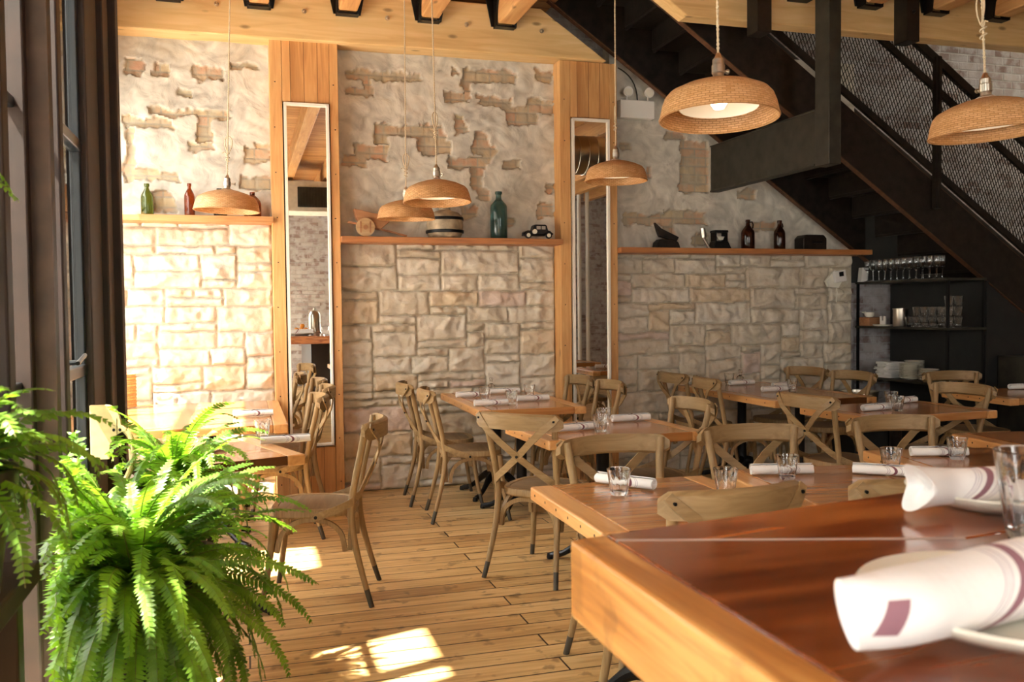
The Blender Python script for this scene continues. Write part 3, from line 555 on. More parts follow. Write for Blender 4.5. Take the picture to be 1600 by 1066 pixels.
# cross beam under the stair and the column that hangs it
bm_ = tag(MB().box(3.88, 3.89, 5.46, 6.93, 2.40, 2.79).box(3.87, 3.96, 5.46, 6.93, 2.395, 2.41).box(3.87, 3.96, 5.46, 6.93, 2.78, 2.79).build('steel_cross_beam', M_steelg, smooth=False, bevel=.003), 'dark steel channel beam running out from the plaster wall under the stair', 'beam')
tag(MB().box(3.875, 3.972, 5.30, 5.46, 2.385, 3.90).build('steel_column', M_steelg, smooth=False, bevel=.004), 'thick dark steel column hanging from the ceiling in front of the stair', 'column')
for x, z, l in ((3.50, 3.31, 'short dark steel stub hanging before the beam, above the large near lamp'), (4.74, 3.34, 'short dark steel stub hanging before the beam, right of the thick column')):
    m_ = MB().box(x-.055, x+.055, 5.50, 5.64, z, 3.86).build('steel_stub', M_steel, smooth=False, bevel=.003); tag(m_, l, 'steel bracket')
    mb = MB(); cap_bolt(mb, x, 5.50, 3.55, .014); mb.build('bolt', M_iron, m_)
# closing panel under the stair at the right
struct(MB().prism([(5.98, 0), (XB, 0), (XB, max(.02, zs(XB))), (5.98, zs(5.98)-.01)], 'Y', 5.97, 6.03).build('wall_understair', M_dark, smooth=False))
struct(MB().prism([(5.37, 1.62), (5.9, 1.62), (5.9, 0), (XB-.1, 0.), (XB-.1, .6), (5.37, zs(5.37)+.5)], 'Y', 7.07, 7.119).build('trim_shade_sheet', M_dark, smooth=False))  # added dark sheet, stands in for shade on the wall behind the shelves
struct(MB().box(5.90, 5.98, 5.97, 7.12, 0, 1.60).build('wall_cupboard', M_dark, smooth=False))
tag(MB().box(6.00, 6.35, 5.62, 5.96, 0, .98).box(6.02, 6.33, 5.60, 5.63, .70, .94).build('storage_cabinet', M_steelg, smooth=False, bevel=.006), 'low grey cabinet in the dark beneath the stair at far right', 'cabinet')

# ============================================================ FURNITURE
def arc_pts(fn, n=14): return [fn(i/n) for i in range(n+1)]
def make_chair():
    c = empty('cross_back_chair', (0, 0, 0))
    # seat: rounded trapezoid, faces +Y
    def outline(k, z):
        pts = []
        for i in range(40):
            th = 2*math.pi*i/40; e = 3.2
            x = abs(math.cos(th))**(2/e)*math.copysign(1, math.cos(th)); y = abs(math.sin(th))**(2/e)*math.copysign(1, math.sin(th))
            w_ = .205+.018*y; pts.append((x*w_*k, y*.205*k+.0, z))
        return pts
    m = MB(); L_ = [outline(.97, .428), outline(1, .436), outline(1, .462), outline(.985, .468), outline(.86, .468), outline(.845, .464)]
    vs = [p for l in L_ for p in l]; fs = [(a*40+k, a*40+(k+1) % 40, (a+1)*40+(k+1) % 40, (a+1)*40+k) for a in range(5) for k in range(40)]+[tuple(range(40))[::-1]]
    vs += outline(.84, .465)
    fs += [(200+k, 200+(k+1) % 40, 240+(k+1) % 40, 240+k) for k in range(40)]+[tuple(range(240, 280))]
    m.add(vs, fs); seat = m.build('seat', M_chair, c)
    m = MB(); a = outline(.835, .4655); b_ = outline(.80, .4685); m.add(a+b_, [(k, (k+1) % 40, 40+(k+1) % 40, 40+k) for k in range(40)]+[tuple(range(40, 80))]); m.build('seat_panel', M_seat, seat)
    def leg(pts, rr):
        m = MB(); m.tube(pts, rr, 12); o = m.build('leg', [M_chair, M_tip], c)
        zs_ = [sum(o.data.vertices[i].co.z for i in p.vertices)/len(p.vertices) for p in o.data.polygons]
        for p, z in zip(o.data.polygons, zs_): p.material_index = 1 if z < .075 else 0
    for s in (-1, 1):
        leg(bez((s*.215, -.285, 0), (s*.185, -.225, .20), (s*.178, -.185, .35), (s*.178, -.19, .47), 14)+bez((s*.179, -.195, .50), (s*.182, -.21, .62), (s*.195, -.255, .76), (s*.212, -.268, .868), 9), [.0125+.0045*min(1, i/10) for i in range(15)]+[.017]*10)
        leg(bez((s*.222, .235, 0), (s*.188, .20, .16), (s*.176, .185, .30), (s*.178, .178, .435), 14), [.0125+.005*min(1, i/10) for i in range(15)])
        # side hoop under the seat
        y0, y1 = -.165, .165
        MB().ribbon([(s*.180, y0+.005, .265), (s*.180, y0+.012, .31)]+[(s*.172, -.150*math.cos(t), .31+.108*math.sin(t)) for t in [math.pi*i/14 for i in range(1, 14)]]+[(s*.180, y1-.012, .31), (s*.180, y1-.005, .265)], (s, 0, 0), .022, .02).build('hoop_brace', M_chair, c)
    for yy in (.172, -.182):
        MB().ribbon([(-.165, yy, .265), (-.160, yy, .31)]+[(-.157*math.cos(t), yy, .31+.108*math.sin(t)) for t in [math.pi*i/14 for i in range(1, 14)]]+[(.160, yy, .31), (.165, yy, .265)], (0, 1, 0), .022, .02).build('hoop_brace', M_chair, c)
    # curved top rail, wraps behind the posts
    m = MB(); n_ = 20; vs = []
    for i in range(n_+1):
        t = -1+2*i/n_; x = .252*t; y = -.345+.085*t*t; hh = .036*math.sqrt(1-.85*(max(0, abs(t)-.84)/.16)**2); zc = .842-.006*t*t
        dx, dy = .252, .17*t; l = math.hypot(dx, dy); nx, ny = -dy/l, dx/l; th = .0115
        for (a, b_) in ((-1, -1), (-1, -.5), (-1, .5), (-1, 1), (-.3, 1.08), (.3, 1.08), (1, 1), (1, .5), (1, -.5), (1, -1)):
            vs.append((x+nx*th*a, y+ny*th*a, zc+hh*b_+.006*a))
    k_ = 10; fs = [(i*k_+k, i*k_+(k+1) % k_, (i+1)*k_+(k+1) % k_, (i+1)*k_+k) for i in range(n_) for k in range(k_)]+[tuple(range(k_))[::-1], tuple(range(n_*k_, (n_+1)*k_))]
    m.add(vs, fs); m.build('top_rail', M_chairh, c)
    for s in (-1, 1):   # crossing straps bolted to the rail outside and to the seat edge
        off = .003*s
        pts = [(s*.236, -.292, .868), (s*.218, -.304, .845), (s*.165, -.326, .80), (s*.09, -.318+off, .735), (0, -.287+off, .655), (-s*.09, -.255+off, .585), (-s*.155, -.232, .535), (-s*.200, -.19, .498), (-s*.219, -.12, .468), (-s*.222, -.035, .440), (-s*.222, -.01, .430)]
        nr = [(0, -1, 0)]*6+[(-s*.3, -1, 0), (-s*1, -.9, 0), (-s, -.3, 0), (-s, 0, 0), (-s, 0, 0)]
        MB().ribbon(pts, nr, [.03]+[.036]*9+[.022], .007).build('cross_strap', M_chairh, c)
    m = MB()
    for s in (-1, 1):
        m.tube([(s*.222, -.300, .848), (s*.222, -.311, .848)], .0055, 10); m.tube([(s*.222, -.03, .438), (s*.230, -.03, .438)], .008, 10)
    m.tube([(0, -.285, .655), (0, -.300, .655)], .007, 10); m.build('bolt_heads', M_iron, c)
    return c
CH = [
 (.33, 4.50, 167, 'weathered cross-back chair standing alone in the aisle, turned away from the near window table'),
 (.16, 5.80, 182, 'cross-back chair tucked under the window table, nearer of the two before the left mirror'),
 (.27, 6.50, 178, 'cross-back chair before the left mirror, close to the stone wall'),
 (1.42, 6.50, -4, 'cross-back chair at the left side of the four-seat wall table, nearer the stone wall'),
 (1.47, 5.93, -6, 'cross-back chair at the left side of the four-seat wall table, nearer the aisle'),
 (2.24, 6.55, 183, 'cross-back chair in front of the stone wall just left of the right mirror'),
 (2.27, 6.02, 180, 'cross-back chair in front of the right mirror'),
 (1.54, 4.54, 42, 'cross-back chair turned at an angle beside the middle two-seat table, its X back fully seen'),
 (2.20, 4.64, 182, 'cross-back chair at the right end of the middle two-seat table'),
 (1.46, 3.12, 272, 'cross-back chair facing us behind the leftmost near table, rail in front of the middle table'),
 (2.13, 3.22, 266, 'cross-back chair facing us behind the second near table, rolled napkin and glass before it'),
 (2.94, 3.27, 268, 'cross-back chair facing us behind the right end of the near table row'),
 (1.37, 2.62, 94, 'nearest cross-back chair with wide curved rail, its back to us at the leftmost near table'),
 (2.02, 2.56, 88, 'cross-back chair with its back to us, partly hidden by the napkin on the wooden bar'),
 (3.63, 6.62, 0, 'cross-back chair left of the far right wall table, nearer the stone wall'),
 (3.63, 6.03, -8, 'cross-back chair left of the far right wall table, nearer the room'),
 (4.38, 6.62, 190, 'cross-back chair right of the far right wall table, against the stone wall'),
 (4.42, 6.08, 186, 'cross-back chair right of the far right wall table, near the plate shelves'),
 (3.53, 4.70, 8, 'cross-back chair at the left end of the right hand two-seat table, its X back seen'),
 (4.32, 4.82, 186, 'cross-back chair at the right end of the right hand two-seat table'),
 (5.32, 5.50, 262, 'dim cross-back chair in front of the black plate shelves beneath the stair')]
ch0 = make_chair()
for i, (x, y, a, l) in enumerate(CH):
    o = ch0 if i == 0 else copy_tree(ch0)
    o.location = (x, y, 0); o.rotation_euler = (0, 0, R(a-90)); tag(o, l, 'chair', 'cross-back chairs around the tables')

def make_table(w_, d_, bases):
    """w along local X, d along local Y; top surface at .755"""
    t = empty('dining_table', (0, 0, 0)); eb = .085; zt, zb = .755, .708
    MB().box(-w_/2+eb, w_/2-eb, -d_/2, d_/2, zb, zt).build('tabletop', M_top, t, smooth=False, bevel=.004)
    for s in (-1, 1):
        a, b_ = sorted((s*(w_/2-eb+.0008), s*w_/2)); eo = MB().box(a, b_, -d_/2, d_/2, zb-.003, zt).build('end_board', M_end, t, smooth=False, bevel=.007)
        m = MB()
        for k in range(6):
            yy = -d_/2+d_*(k+.5)/6; m.tube([(s*(w_/2+.0008), yy, zb+.024), (s*(w_/2-.004), yy, zb+.024)], .005, 8)
        m.build('plugged_screw_holes', M_iron, eo)
    for (bx_, by) in bases:
        MB().lathe([(.02, .70), (.11, .70), (.11, .706), (.02, .708)], 20, (bx_, by, 0)).box(bx_-.17, bx_+.17, by-.02, by+.02, .688, .704).box(bx_-.02, bx_+.02, by-.17, by+.17, .688, .704).build('mounting_plate', M_iron, t)
        MB().lathe([(.0, .09), (.055, .10), (.06, .13), (.045, .17), (.038, .19), (.036, .22), (.036, .66), (.042, .67), (.05, .70), (0, .70)], 20, (bx_, by, 0)).build('column', M_iron, t)
        for q in range(4):
            th = math.pi/4+q*math.pi/2; cx, sy = math.cos(th), math.sin(th)
            pts = bez((.03, 0, .15), (.14, 0, .17), (.17, 0, .035), (.30, 0, .022), 10)+[Vector((.322, 0, .018))]
            MB().tube([(bx_+p.x*cx, by+p.x*sy, p.z) for p in pts], [.034, .033, .030, .027, .024, .021, .019, .018, .017, .018, .019, .014], 10).lathe([(0, 0), (.018, 0), (.02, .01), (.016, .03), (0, .034)], 12, (bx_+.318*cx, by+.318*sy, 0)).build('foot', M_iron, t)
    return t
TB = [
 (-.32, 6.08, 1.12, 1.50, 0, [(.1, -.35), (.1, .42)], 'sunlit wooden table against the stone wall beside the window'),
 (-.185, 4.42, .70, .72, 19, [(0, 0)], 'two-seat wooden table half hidden behind the ferns, bright sun on its end'),
 (1.83, 6.22, .74, 1.28, -1, [(0, -.34), (0, .34)], 'four-seat wooden table against the middle bay of the stone wall'),
 (1.87, 4.53, .90, .66, 3, [(0, 0)], 'two-seat wooden table in the middle of the room, behind the leftmost near table'),
 (1.345, 2.76, .70, .72, -1, [(0, 0)], 'leftmost near wooden table with a pale board end, beside the bar'),
 (2.14, 2.80, .76, .68, -8, [(0, 0)], 'near wooden table, second of the row, pushed against the leftmost one'),
 (2.93, 3.00, .68, .68, -12, [(0, 0)], 'near wooden table, third of the row, just behind the bar corner napkin'),
 (3.74, 3.32, .72, .66, -8, [(0, 0)], 'wooden table at the right edge of the near row'),
 (3.92, 6.10, .84, 1.44, 0, [(0, -.40), (0, .40)], 'four-seat wooden table against the right bay of the stone wall'),
 (3.95, 4.72, .96, .66, 2, [(0, 0)], 'two-seat wooden table in front of the shelves, one chair at each end'),
 (5.60, 5.22, 1.08, .66, -2, [(0, 0)], 'dim wooden table at the far right edge under the stair')]
for x, y, w_, d_, a, bs, l in TB:
    t = make_table(w_, d_, bs); t.location = (x, y, 0); t.rotation_euler = (0, 0, R(a)); tag(t, l, 'table', 'dining tables')

# ---- napkins, glasses
def make_napkin(L_=.24, r0=.006, r1=.0225, turns=2.6, taper=0):
    m = MB(); N_ = int(turns*18); K = 14; t = .0022; vs = []
    rnd = random.Random(4)
    for j in range(K+1):
        u = j/K; x = (u-.5)*L_; s = 1+taper*(.5-u)
        for i in range(N_+1):
            a = i/18*2*math.pi+math.pi*1.35; r = (r0+(r1-r0)*i/N_)*s*(1+.05*noise.noise((x*14, a*.7, 3)))
            for q in (0, 1):
                rr = r+q*t; vs.append((x+.003*noise.noise((a, q, 5)) if j in (0, K) else x, rr*math.cos(a), r1*s*.98+rr*math.sin(a)*.9))
    W_ = (N_+1)*2; fs = []
    for j in range(K):
        for i in range(N_):
            a = j*W_+i*2; b_ = a+W_
            fs += [(a, a+2, b_+2, b_), (a+1, b_+1, b_+3, a+3)]
        a = j*W_; b_ = a+W_; fs.append((a, b_, b_+1, a+1)); a += N_*2; b_ += N_*2; fs.append((a, a+1, b_+1, b_))
    for j in (0, K):
        for i in range(N_):
            a = j*W_+i*2; fs.append((a, a+1, a+3, a+2))
    m.add(vs, fs); return m.build('rolled_napkin', M_napkin, ang=50)
nk0 = make_napkin()
ZT = .756
NK = [(.05, 5.80, 0, 'rolled napkin at the right end of the sunlit window table by the wall'), (.19, 4.56, 4, 'rolled white napkin at the corner of the sunlit two-seat table behind the ferns'), (-.16, 4.42, 60, 'rolled napkin on the fern side of the two-seat window table'),
 (1.62, 6.46, 3, 'rolled striped napkin on the four-seat wall table, back left place'), (1.93, 6.64, 2, 'rolled striped napkin on the four-seat wall table, place nearest the stones'), (1.60, 5.84, 4, 'rolled striped napkin on the four-seat wall table, front left place'), (1.96, 6.03, 4, 'rolled striped napkin on the four-seat wall table, front right place'),
 (1.69, 4.46, 12, 'rolled striped napkin on the middle two-seat table, left place behind the X-back chair'), (2.13, 4.73, 4, 'rolled striped napkin on the middle two-seat table, right place'),
 (1.325, 3.00, -55, 'rolled napkin behind the glass on the leftmost near table'), (1.47, 2.52, 20, 'rolled napkin on the leftmost near table, mostly hidden below the nearest chair rail'),
 (1.99, 3.01, -15, 'rolled white napkin on the second near table, a glass in front of it'), (2.35, 2.86, -40, 'rolled napkin beside a glass at the right end of the second near table'), (2.86, 3.15, -18, 'rolled napkin with a glass before it on the third near table'),
 (3.90, 5.99, 8, 'rolled striped napkin on the far right wall table, front place'), (4.17, 6.27, 10, 'rolled napkin on the far right wall table, behind the front glass'), (3.98, 6.60, 5, 'rolled napkin on the far right wall table, place nearest the stone wall'),
 (3.76, 4.66, 10, 'rolled striped napkin on the right hand two-seat table, left place'), (4.20, 4.94, 14, 'rolled napkin on the right hand two-seat table, right place behind two glasses'), (5.70, 5.42, -4, 'rolled napkin on the dim table at the far right edge')]
for i, (x, y, a, l) in enumerate(NK):
    o = nk0 if i == 0 else nk0.copy()
    if i: COL.objects.link(o)
    o.location = (x, y, ZT); o.rotation_euler = (0, 0, R(a)); tag(o, l, 'napkin', 'rolled napkins on the tables')
def glass_mesh(name, rb, rm, rtp, h):
    t = .003; p = [(0, 0), (rb*.9, 0), (rb, .004), (rb+(rm-rb)*.5, h*.3), (rm, h*.62), (rm+.001, h*.68), (rtp, h*.99), (rtp-.0012, h), (rtp-t, h*.985), (rm-t, h*.68), (rb+(rm-rb)*.5-t, h*.3), (rb-t*1.3, .012), (0, .010)]
    return MB().lathe(p, 60, flute=.07, fn=10, fr=(.003, h*.65)).build(name, M_glass, ang=30)
gl0 = glass_mesh('drinking_glass', .030, .038, .043, .092)
GL = [(.085, 4.83, 'clear tumbler behind the napkin on the window two-seat table'), (1.66, 6.24, 'clear tumbler at the left places of the four-seat wall table, behind the front napkin'), (1.76, 5.89, 'clear tumbler between the two front napkins of the four-seat wall table'), (2.02, 6.30, 'clear tumbler on the four-seat wall table just behind the front right napkin'),
 (1.80, 4.39, 'clear tumbler in front of the left napkin on the middle two-seat table'), (1.93, 4.66, 'clear tumbler left of the right napkin on the middle two-seat table'), (1.25, 2.88, 'clear fluted tumbler on the leftmost near table, before its napkin'), (1.60, 2.76, 'clear fluted tumbler seen just above the nearest chair rail'),
 (1.96, 2.93, 'clear fluted tumbler before the napkin on the second near table'), (2.43, 2.93, 'clear fluted tumbler at the right end of the second near table'), (2.88, 3.07, 'clear fluted tumbler before the napkin on the third near table'),
 (4.04, 5.97, 'clear tumbler between the napkins of the far right wall table'), (3.92, 6.70, 'clear tumbler close to the stones on the far right wall table'), (3.86, 4.60, 'clear tumbler before the napkins on the right hand two-seat table'), (4.03, 4.86, 'clear tumbler, rear one of two on the right hand two-seat table'), (5.95, 5.33, 'clear tumbler on the dim table at the far right edge')]
for i, (x, y, l) in enumerate(GL):
    o = gl0 if i == 0 else gl0.copy()
    if i: COL.objects.link(o)
    o.location = (x, y, ZT); o.rotation_euler = (0, 0, i*.37); tag(o, l, 'glass', 'tumblers on the tables')
for x, y, l in ((1.86, 6.78, 'small stoppered glass cruet near the stones on the four-seat wall table'), (4.06, 6.76, 'small stoppered glass cruet near the stones on the far right wall table')):
    o = MB().lathe([(0, 0), (.026, 0), (.03, .005), (.03, .05), (.012, .07), (.011, .085), (.014, .09), (0, .09)], 24).build('glass_cruet', M_glass, loc=(x, y, ZT)); tag(o, l, 'bottle')
    MB().lathe([(0, .090), (.009, .091), (.016, .104), (.012, .117), (0, .12)], 16).build('stopper', M_glass, o)

# ---- wooden bar in the right foreground
bar = empty('wooden_bar', (1.4, .1, 0)); tag(bar, 'thick wooden bar with glossy mahogany top and orange pine edge, right foreground', 'bar counter')
def B_(mb): mb.v = [(v[0]-1.4, v[1]-.1, v[2]) for v in mb.v]; return mb
A = (.454, 1.229); Bk = (2.6, 1.575); Bl = (.454, -1.4); 
# edge board (left side), rear frame board and inner boards, mitred
zt, zb = 1.07, .955
B_(MB().prism([(A[0], A[1]), (A[0], Bl[1]), (A[0]+.062, Bl[1]), (A[0]+.062, A[1]+.010)], 'Z', zb, zt)).build('edge_board', M_baredge, bar, smooth=False, bevel=.006)
B_(MB().prism([(A[0]+.0632, 1.2395), (A[0]+.0632, 1.205), (1.0, 1.05), (2.6, 1.27), (2.6, 1.585)], 'Z', zb+.01, zt)).build('rear_board', M_bar, bar, smooth=False, bevel=.003)
B_(MB().prism([(A[0]+.0632, 1.2025), (A[0]+.0632, Bl[1]), (2.6, Bl[1]), (2.6, 1.2675), (1.0, 1.0475)], 'Z', zb+.01, zt-.0006)).build('inner_board', wood('dark mahogany boards', (.08, .014, .004), (.19, .042, .009), (.32, .085, .018), 'X', .16, .0, 9, .8, False, bump=.03, coat=.6, ct=.12), bar, smooth=False, bevel=.003)
B_(MB().bar((.517, 1.2037, zt-.0015), (1.0, 1.049, zt-.0015), .0035, .004)).build('mitre_seam', plain('dusty glue line', (.42, .33, .27), .8), bar, smooth=False)
B_(MB().box(.9, 2.4, -1.2, .95, 0, zb)).build('base_cabinet', M_brown, bar, smooth=False)
def plate(name, x, y, z, r, label):
    p = [(0, .0), (r*.55, 0), (r*.58, .004), (r*.80, .010), (r*.985, .026), (r, .030), (r*.985, .033), (r*.93, .031), (r*.76, .016), (r*.60, .010), (0, .009)]
    return tag(MB().lathe(p, 64).build(name, M_china, loc=(x, y, z), ang=50), label, 'plate')
plate('dinner_plate', .785, .752, 1.0705, .162, 'cream china plate at the bar corner under the large rolled napkin')
plate('dinner_plate', 1.215, 1.205, 1.0705, .145, 'cream china plate farther along the bar, under the second napkin')
def m_barcloth(n, x0, sq):
    m, N, L, b = newmat(n); pr(b, Roughness=.9)
    def mth(op, a, b_=None, c=None):
        q = N.new('ShaderNodeMath'); q.operation = op
        for i, v in enumerate((a, b_, c)):
            if v is None: continue
            if isinstance(v, (int, float)): q.inputs[i].default_value = v
            else: L.new(v, q.inputs[i])
        return q.outputs[0]
    tc = N.new('ShaderNodeTexCoord'); s_ = N.new('ShaderNodeSeparateXYZ'); L.new(tc.outputs['Object'], s_.inputs[0]); X, Y, Z = s_.outputs
    t = mth('MULTIPLY_ADD', Z, -.9, X); t = mth('MULTIPLY_ADD', mth('MULTIPLY', Z, Z), 9., t)
    t = mth('MULTIPLY_ADD', t, 5, .5-5*x0)
    r_ = N.new('ShaderNodeValToRGB'); r_.color_ramp.interpolation = 'CONSTANT'; e = r_.color_ramp.elements
    W = (.82, .80, .78, 1); D = (.27, .13, .16, 1); G = (.50, .45, .50, 1); e[0].position = 0; e[0].color = W; e[1].position = .35; e[1].color = G
    for p, q in ((.36, W), (.38, G), (.39, W), (.41, G), (.42, W), (.47, D), (.55, W), (.60, G), (.61, W), (.63, G), (.64, W), (.66, G), (.67, W)):
        k = e.new(p); k.color = q
    L.new(t, r_.inputs[0]); col = r_.outputs[0]
    if sq:
        a = mth('LESS_THAN', mth('ABSOLUTE', mth('SUBTRACT', mth('MULTIPLY_ADD', Z, -.35, X), sq[0])), .011); b_ = mth('LESS_THAN', mth('ABSOLUTE', mth('SUBTRACT', Z, sq[1])), .017)
        f = mth('MULTIPLY', mth('MULTIPLY', a, b_), mth('LESS_THAN', Y, 0.0)); mx = N.new('ShaderNodeMix'); mx.data_type = 'RGBA'; L.new(f, mx.inputs[0]); L.new(col, mx.inputs[6]); mx.inputs[7].default_value = D; col = mx.outputs[2]
    L.new(col, b.inputs['Base Color'])
    nz = N.new('ShaderNodeTexNoise'); nz.inputs['Scale'].default_value = 18; nz.inputs['Detail'].default_value = 3; L.new(tc.outputs['Object'], nz.inputs['Vector'])
    bp = N.new('ShaderNodeBump'); bp.inputs['Strength'].default_value = .4; bp.inputs['Distance'].default_value = .01; L.new(nz.outputs['Fac'], bp.inputs['Height']); L.new(bp.outputs[0], b.inputs['Normal'])
    return m
def cloth_roll(lab, loc, rz, ry, L_, prof, mat, endshape):
    """thick soft roll; prof(u) -> (half depth, half height, z shift); endshape(theta) -> how far the left end reaches"""
    m = MB(); K, n = 36, 40; vs = []
    for j in range(K+1):
        u = j/K; a, h, dz = prof(u)
        for k in range(n):
            th = 2*math.pi*k/n; wob = 1+.035*noise.noise((u*7, math.cos(th)*1.5, math.sin(th)*1.5))
            x = -L_/2+L_*u-endshape(th)*max(0, 1-u*5)**1.5
            vs.append((x, a*math.cos(th)*wob, dz+h*math.sin(th)*wob))
    fs = [(j*n+k, j*n+(k+1) % n, (j+1)*n+(k+1) % n, (j+1)*n+k) for j in range(K) for k in range(n)]
    for j, inward in ((0, 1), (K, -1)):      # the rolled end folds back into itself
        o = len(vs); ring = [vs[j*n+k] for k in range(n)]; c = [sum(p[i] for p in ring)/n for i in range(3)]
        for f, dx in ((.80, .004), (.62, .018), (.30, .024)):
            for p in ring: vs.append((c[0]*(.4)+p[0]*.6+inward*dx, c[1]+(p[1]-c[1])*f, c[2]+(p[2]-c[2])*f))
        prev = j*n
        for q in range(3):
            fs += [(prev+k, prev+(k+1) % n, o+q*n+(k+1) % n, o+q*n+k) for k in range(n)]; prev = o+q*n
        fs.append(tuple(prev+k for k in range(n)))
    m.add(vs, fs); o = m.build('rolled_napkin', mat, ang=80, loc=loc); o.rotation_euler = (0, ry, rz); return tag(o, lab, 'napkin')
def p1(u): k = min(1, u/.20); k = math.sin(k*math.pi/2); return (.010+.030*k, .036+.006*u, .004*(1-k)-.002)
cloth_roll('large rolled white napkin with purple stripes on the bar corner plate', (.745, .740, 1.121), R(11), R(0), .42, p1, m_barcloth('striped linen, corner napkin', -.02, (-.184, .0)), lambda t: .012*math.sin(t)+.008)
def p2(u): k = math.exp(-u*9); return (.026+.004*k, .028+.009*k, .002*k)
cloth_roll('rolled striped white napkin on the second plate of the bar, behind the big glass', (1.185, 1.185, 1.112), R(4), R(2), .33, p2, m_barcloth('striped linen, second napkin', -.045, None), lambda t: .030*abs(math.sin(t))**1.5-.012)
g = glass_mesh('water_glass', .036, .047, .054, .128); g.location = (1.09, 1.015, 1.0705); tag(g, 'large clear fluted water glass on the bar between the two plates', 'glass')
# things on the bar behind the camera, caught by the mirror
d = empty('coffee_urn', (1.05, -.35, 1.0705)); tag(d, 'small steel drinks urn on the bar seen in the left mirror', 'urn')
MB().lathe([(0, 0), (.10, 0), (.10, .02), (.085, .04), (.085, .28), (.06, .33), (.02, .35), (.02, .38), (0, .385)], 28).build('body', M_nickel, d); MB().tube([(0, .08, .07), (0, .15, .07), (0, .15, .03)], .01, 8).build('tap', M_nickel, d)
bw = tag(MB().lathe([(0, 0), (.05, 0), (.13, .05), (.135, .055), (.125, .052), (.05, .01), (0, .008)], 30).build('fruit_bowl', M_china, loc=(.83, -.1, 1.0705)), 'shallow bowl of oranges on the bar seen in the left mirror', 'bowl')
for i, (x, y, z) in enumerate(((.0, 0, .048), (.07, .01, .06), (-.065, .015, .06), (.0, .065, .062), (.01, -.065, .06), (.02, .01, .118))):
    tag(MB().lathe([(0, -.036), (.014, -.033), (.027, -.024), (.035, -.008), (.036, .004), (.03, .02), (.018, .031), (0, .034)], 18).build('orange', M_orange, loc=(.83+x, -.1+y, 1.0705+z)), ('topmost ripe orange in the shallow bowl on the bar' if i == 5 else 'ripe orange in the lower layer of the shallow bowl on the bar'), 'orange', 'oranges in the bowl')
# duct with grille and pipes seen in the mirrors
du = tag(MB().box(-.2, 4.2, -2.2, -1.5, 3.05, 3.55).build('air_duct', M_plasterw, smooth=False, bevel=.01), 'boxed white air duct under the ceiling seen in the left mirror', 'duct')
gr = MB().box(.9, 1.7, -1.5, -1.485, 3.12, 3.45)
for k in range(16): gr.box(.93+k*.048, .94+k*.048, -1.487, -1.47, 3.14, 3.43)
gr.build('grille', M_steelg, du, smooth=False)
for x in (6.25, 6.42):
    tag(MB().tube([(x, -2.6, 0), (x, -2.6, 3.85)], .04, 14).build('white_pipe', M_white), 'slim white vertical pipe seen in the right mirror', 'pipe', 'white pipes in the right mirror')

o = tag(MB().tube([(3.3, 3.1, 3.32), (8.9, 3.1, 3.32)], .24, 40).build('spiral_duct', M_nickel), 'round galvanised spiral duct under the ceiling, reflected in the right mirror', 'duct')
sb = MB()
for k in range(46): sb.lathe([(.241, -.004), (.247, 0), (.241, .004)], 32, cap=False)
for q in range(46):
    for k in range(96):
        v = sb.v[q*96+k]; sb.v[q*96+k] = (3.4+q*.12+v[2]+.02*v[1], 3.1+v[0], 3.32+v[1])
sb.build('seams', M_nickel, o)
# ============================================================ LAMPS
def make_lamp():
    l = empty('pendant_lamp', (0, 0, 0))
    prof = [(.205, 0), (.203, .012), (.196, .045), (.186, .072), (.172, .088), (.13, .108), (.08, .124), (.032, .134), (.030, .130), (.078, .119), (.128, .103), (.168, .083), (.181, .069), (.191, .044), (.198, .012), (.201, 0), (.205, 0)]
    MB().lathe(prof, 72, cap=False).build('lamp_shade', M_wicker, l, ang=50)
    MB().tube([(.203*math.cos(t), .203*math.sin(t), 0) for t in [2*math.pi*i/64 for i in range(65)]], .0045, 8).build('rim_band', M_wicker, l)
    MB().lathe([(.135, .036), (.134, .040), (.11, .066), (.06, .088), (.02, .098), (.02, .100), (.06, .092), (.112, .070), (.137, .040), (.135, .036)], 48, cap=False).build('reflector', M_white, l)
    s = MB().lathe([(0, .128), (.034, .130), (.036, .136), (.020, .144), (.019, .155), (.023, .158), (.023, .185), (.020, .188), (.020, .205), (.012, .215), (.007, .228), (0, .23)], 24).build('socket', M_nickel, l)
    MB().tube([(.02, 0, .172), (.046, 0, .172)], .0035, 8).tube([(.046, 0, .172), (.052, 0, .172)], .009, 12).build('switch_key', M_nickel, s)
    b_ = MB().lathe([(0, .03), (.018, .034), (.028, .05), (.026, .068), (.014, .09), (.012, .10), (0, .1)], 20)
    m, N, L, bb = newmat('warm bulb'); bb.inputs['Emission Color'].default_value = (1, .72, .42, 1); bb.inputs['Emission Strength'].default_value = 9; b_.build('bulb', m, l)
    return l
lp0 = make_lamp()
LP = [(-.085, 6.06, 2.06, -6, 'smallest looking wicker pendant lamp at left, hanging before the bottle ledge', .3), (1.13, 6.36, 2.06, 10, 'lower wicker pendant lamp of the pair over the four-seat wall table', .25), (1.14, 5.34, 2.06, 35, 'nearer wicker pendant lamp of the pair over the aisle, overlapping the other', .55),
      (2.37, 5.48, 2.245, 60, 'wicker pendant lamp hanging in front of the right mirror pier', .35), (1.60, 2.80, 2.065, 20, 'largest wicker pendant lamp at top right, before the stair', .9), (2.70, 2.74, 2.05, 80, 'wicker pendant lamp cut by the right edge of the picture', .45)]
for i, (x, y, z, a, l, kn) in enumerate(LP):
    o = lp0 if i == 0 else copy_tree(lp0); o.location = (x, y, z); o.rotation_euler = (R((0, 1, -2, 0, -2.5, -3)[i]), R((2, 0, 1, 0, 2, 0)[i]), R(a)); tag(o, l, 'lamp', 'wicker pendant lamps')
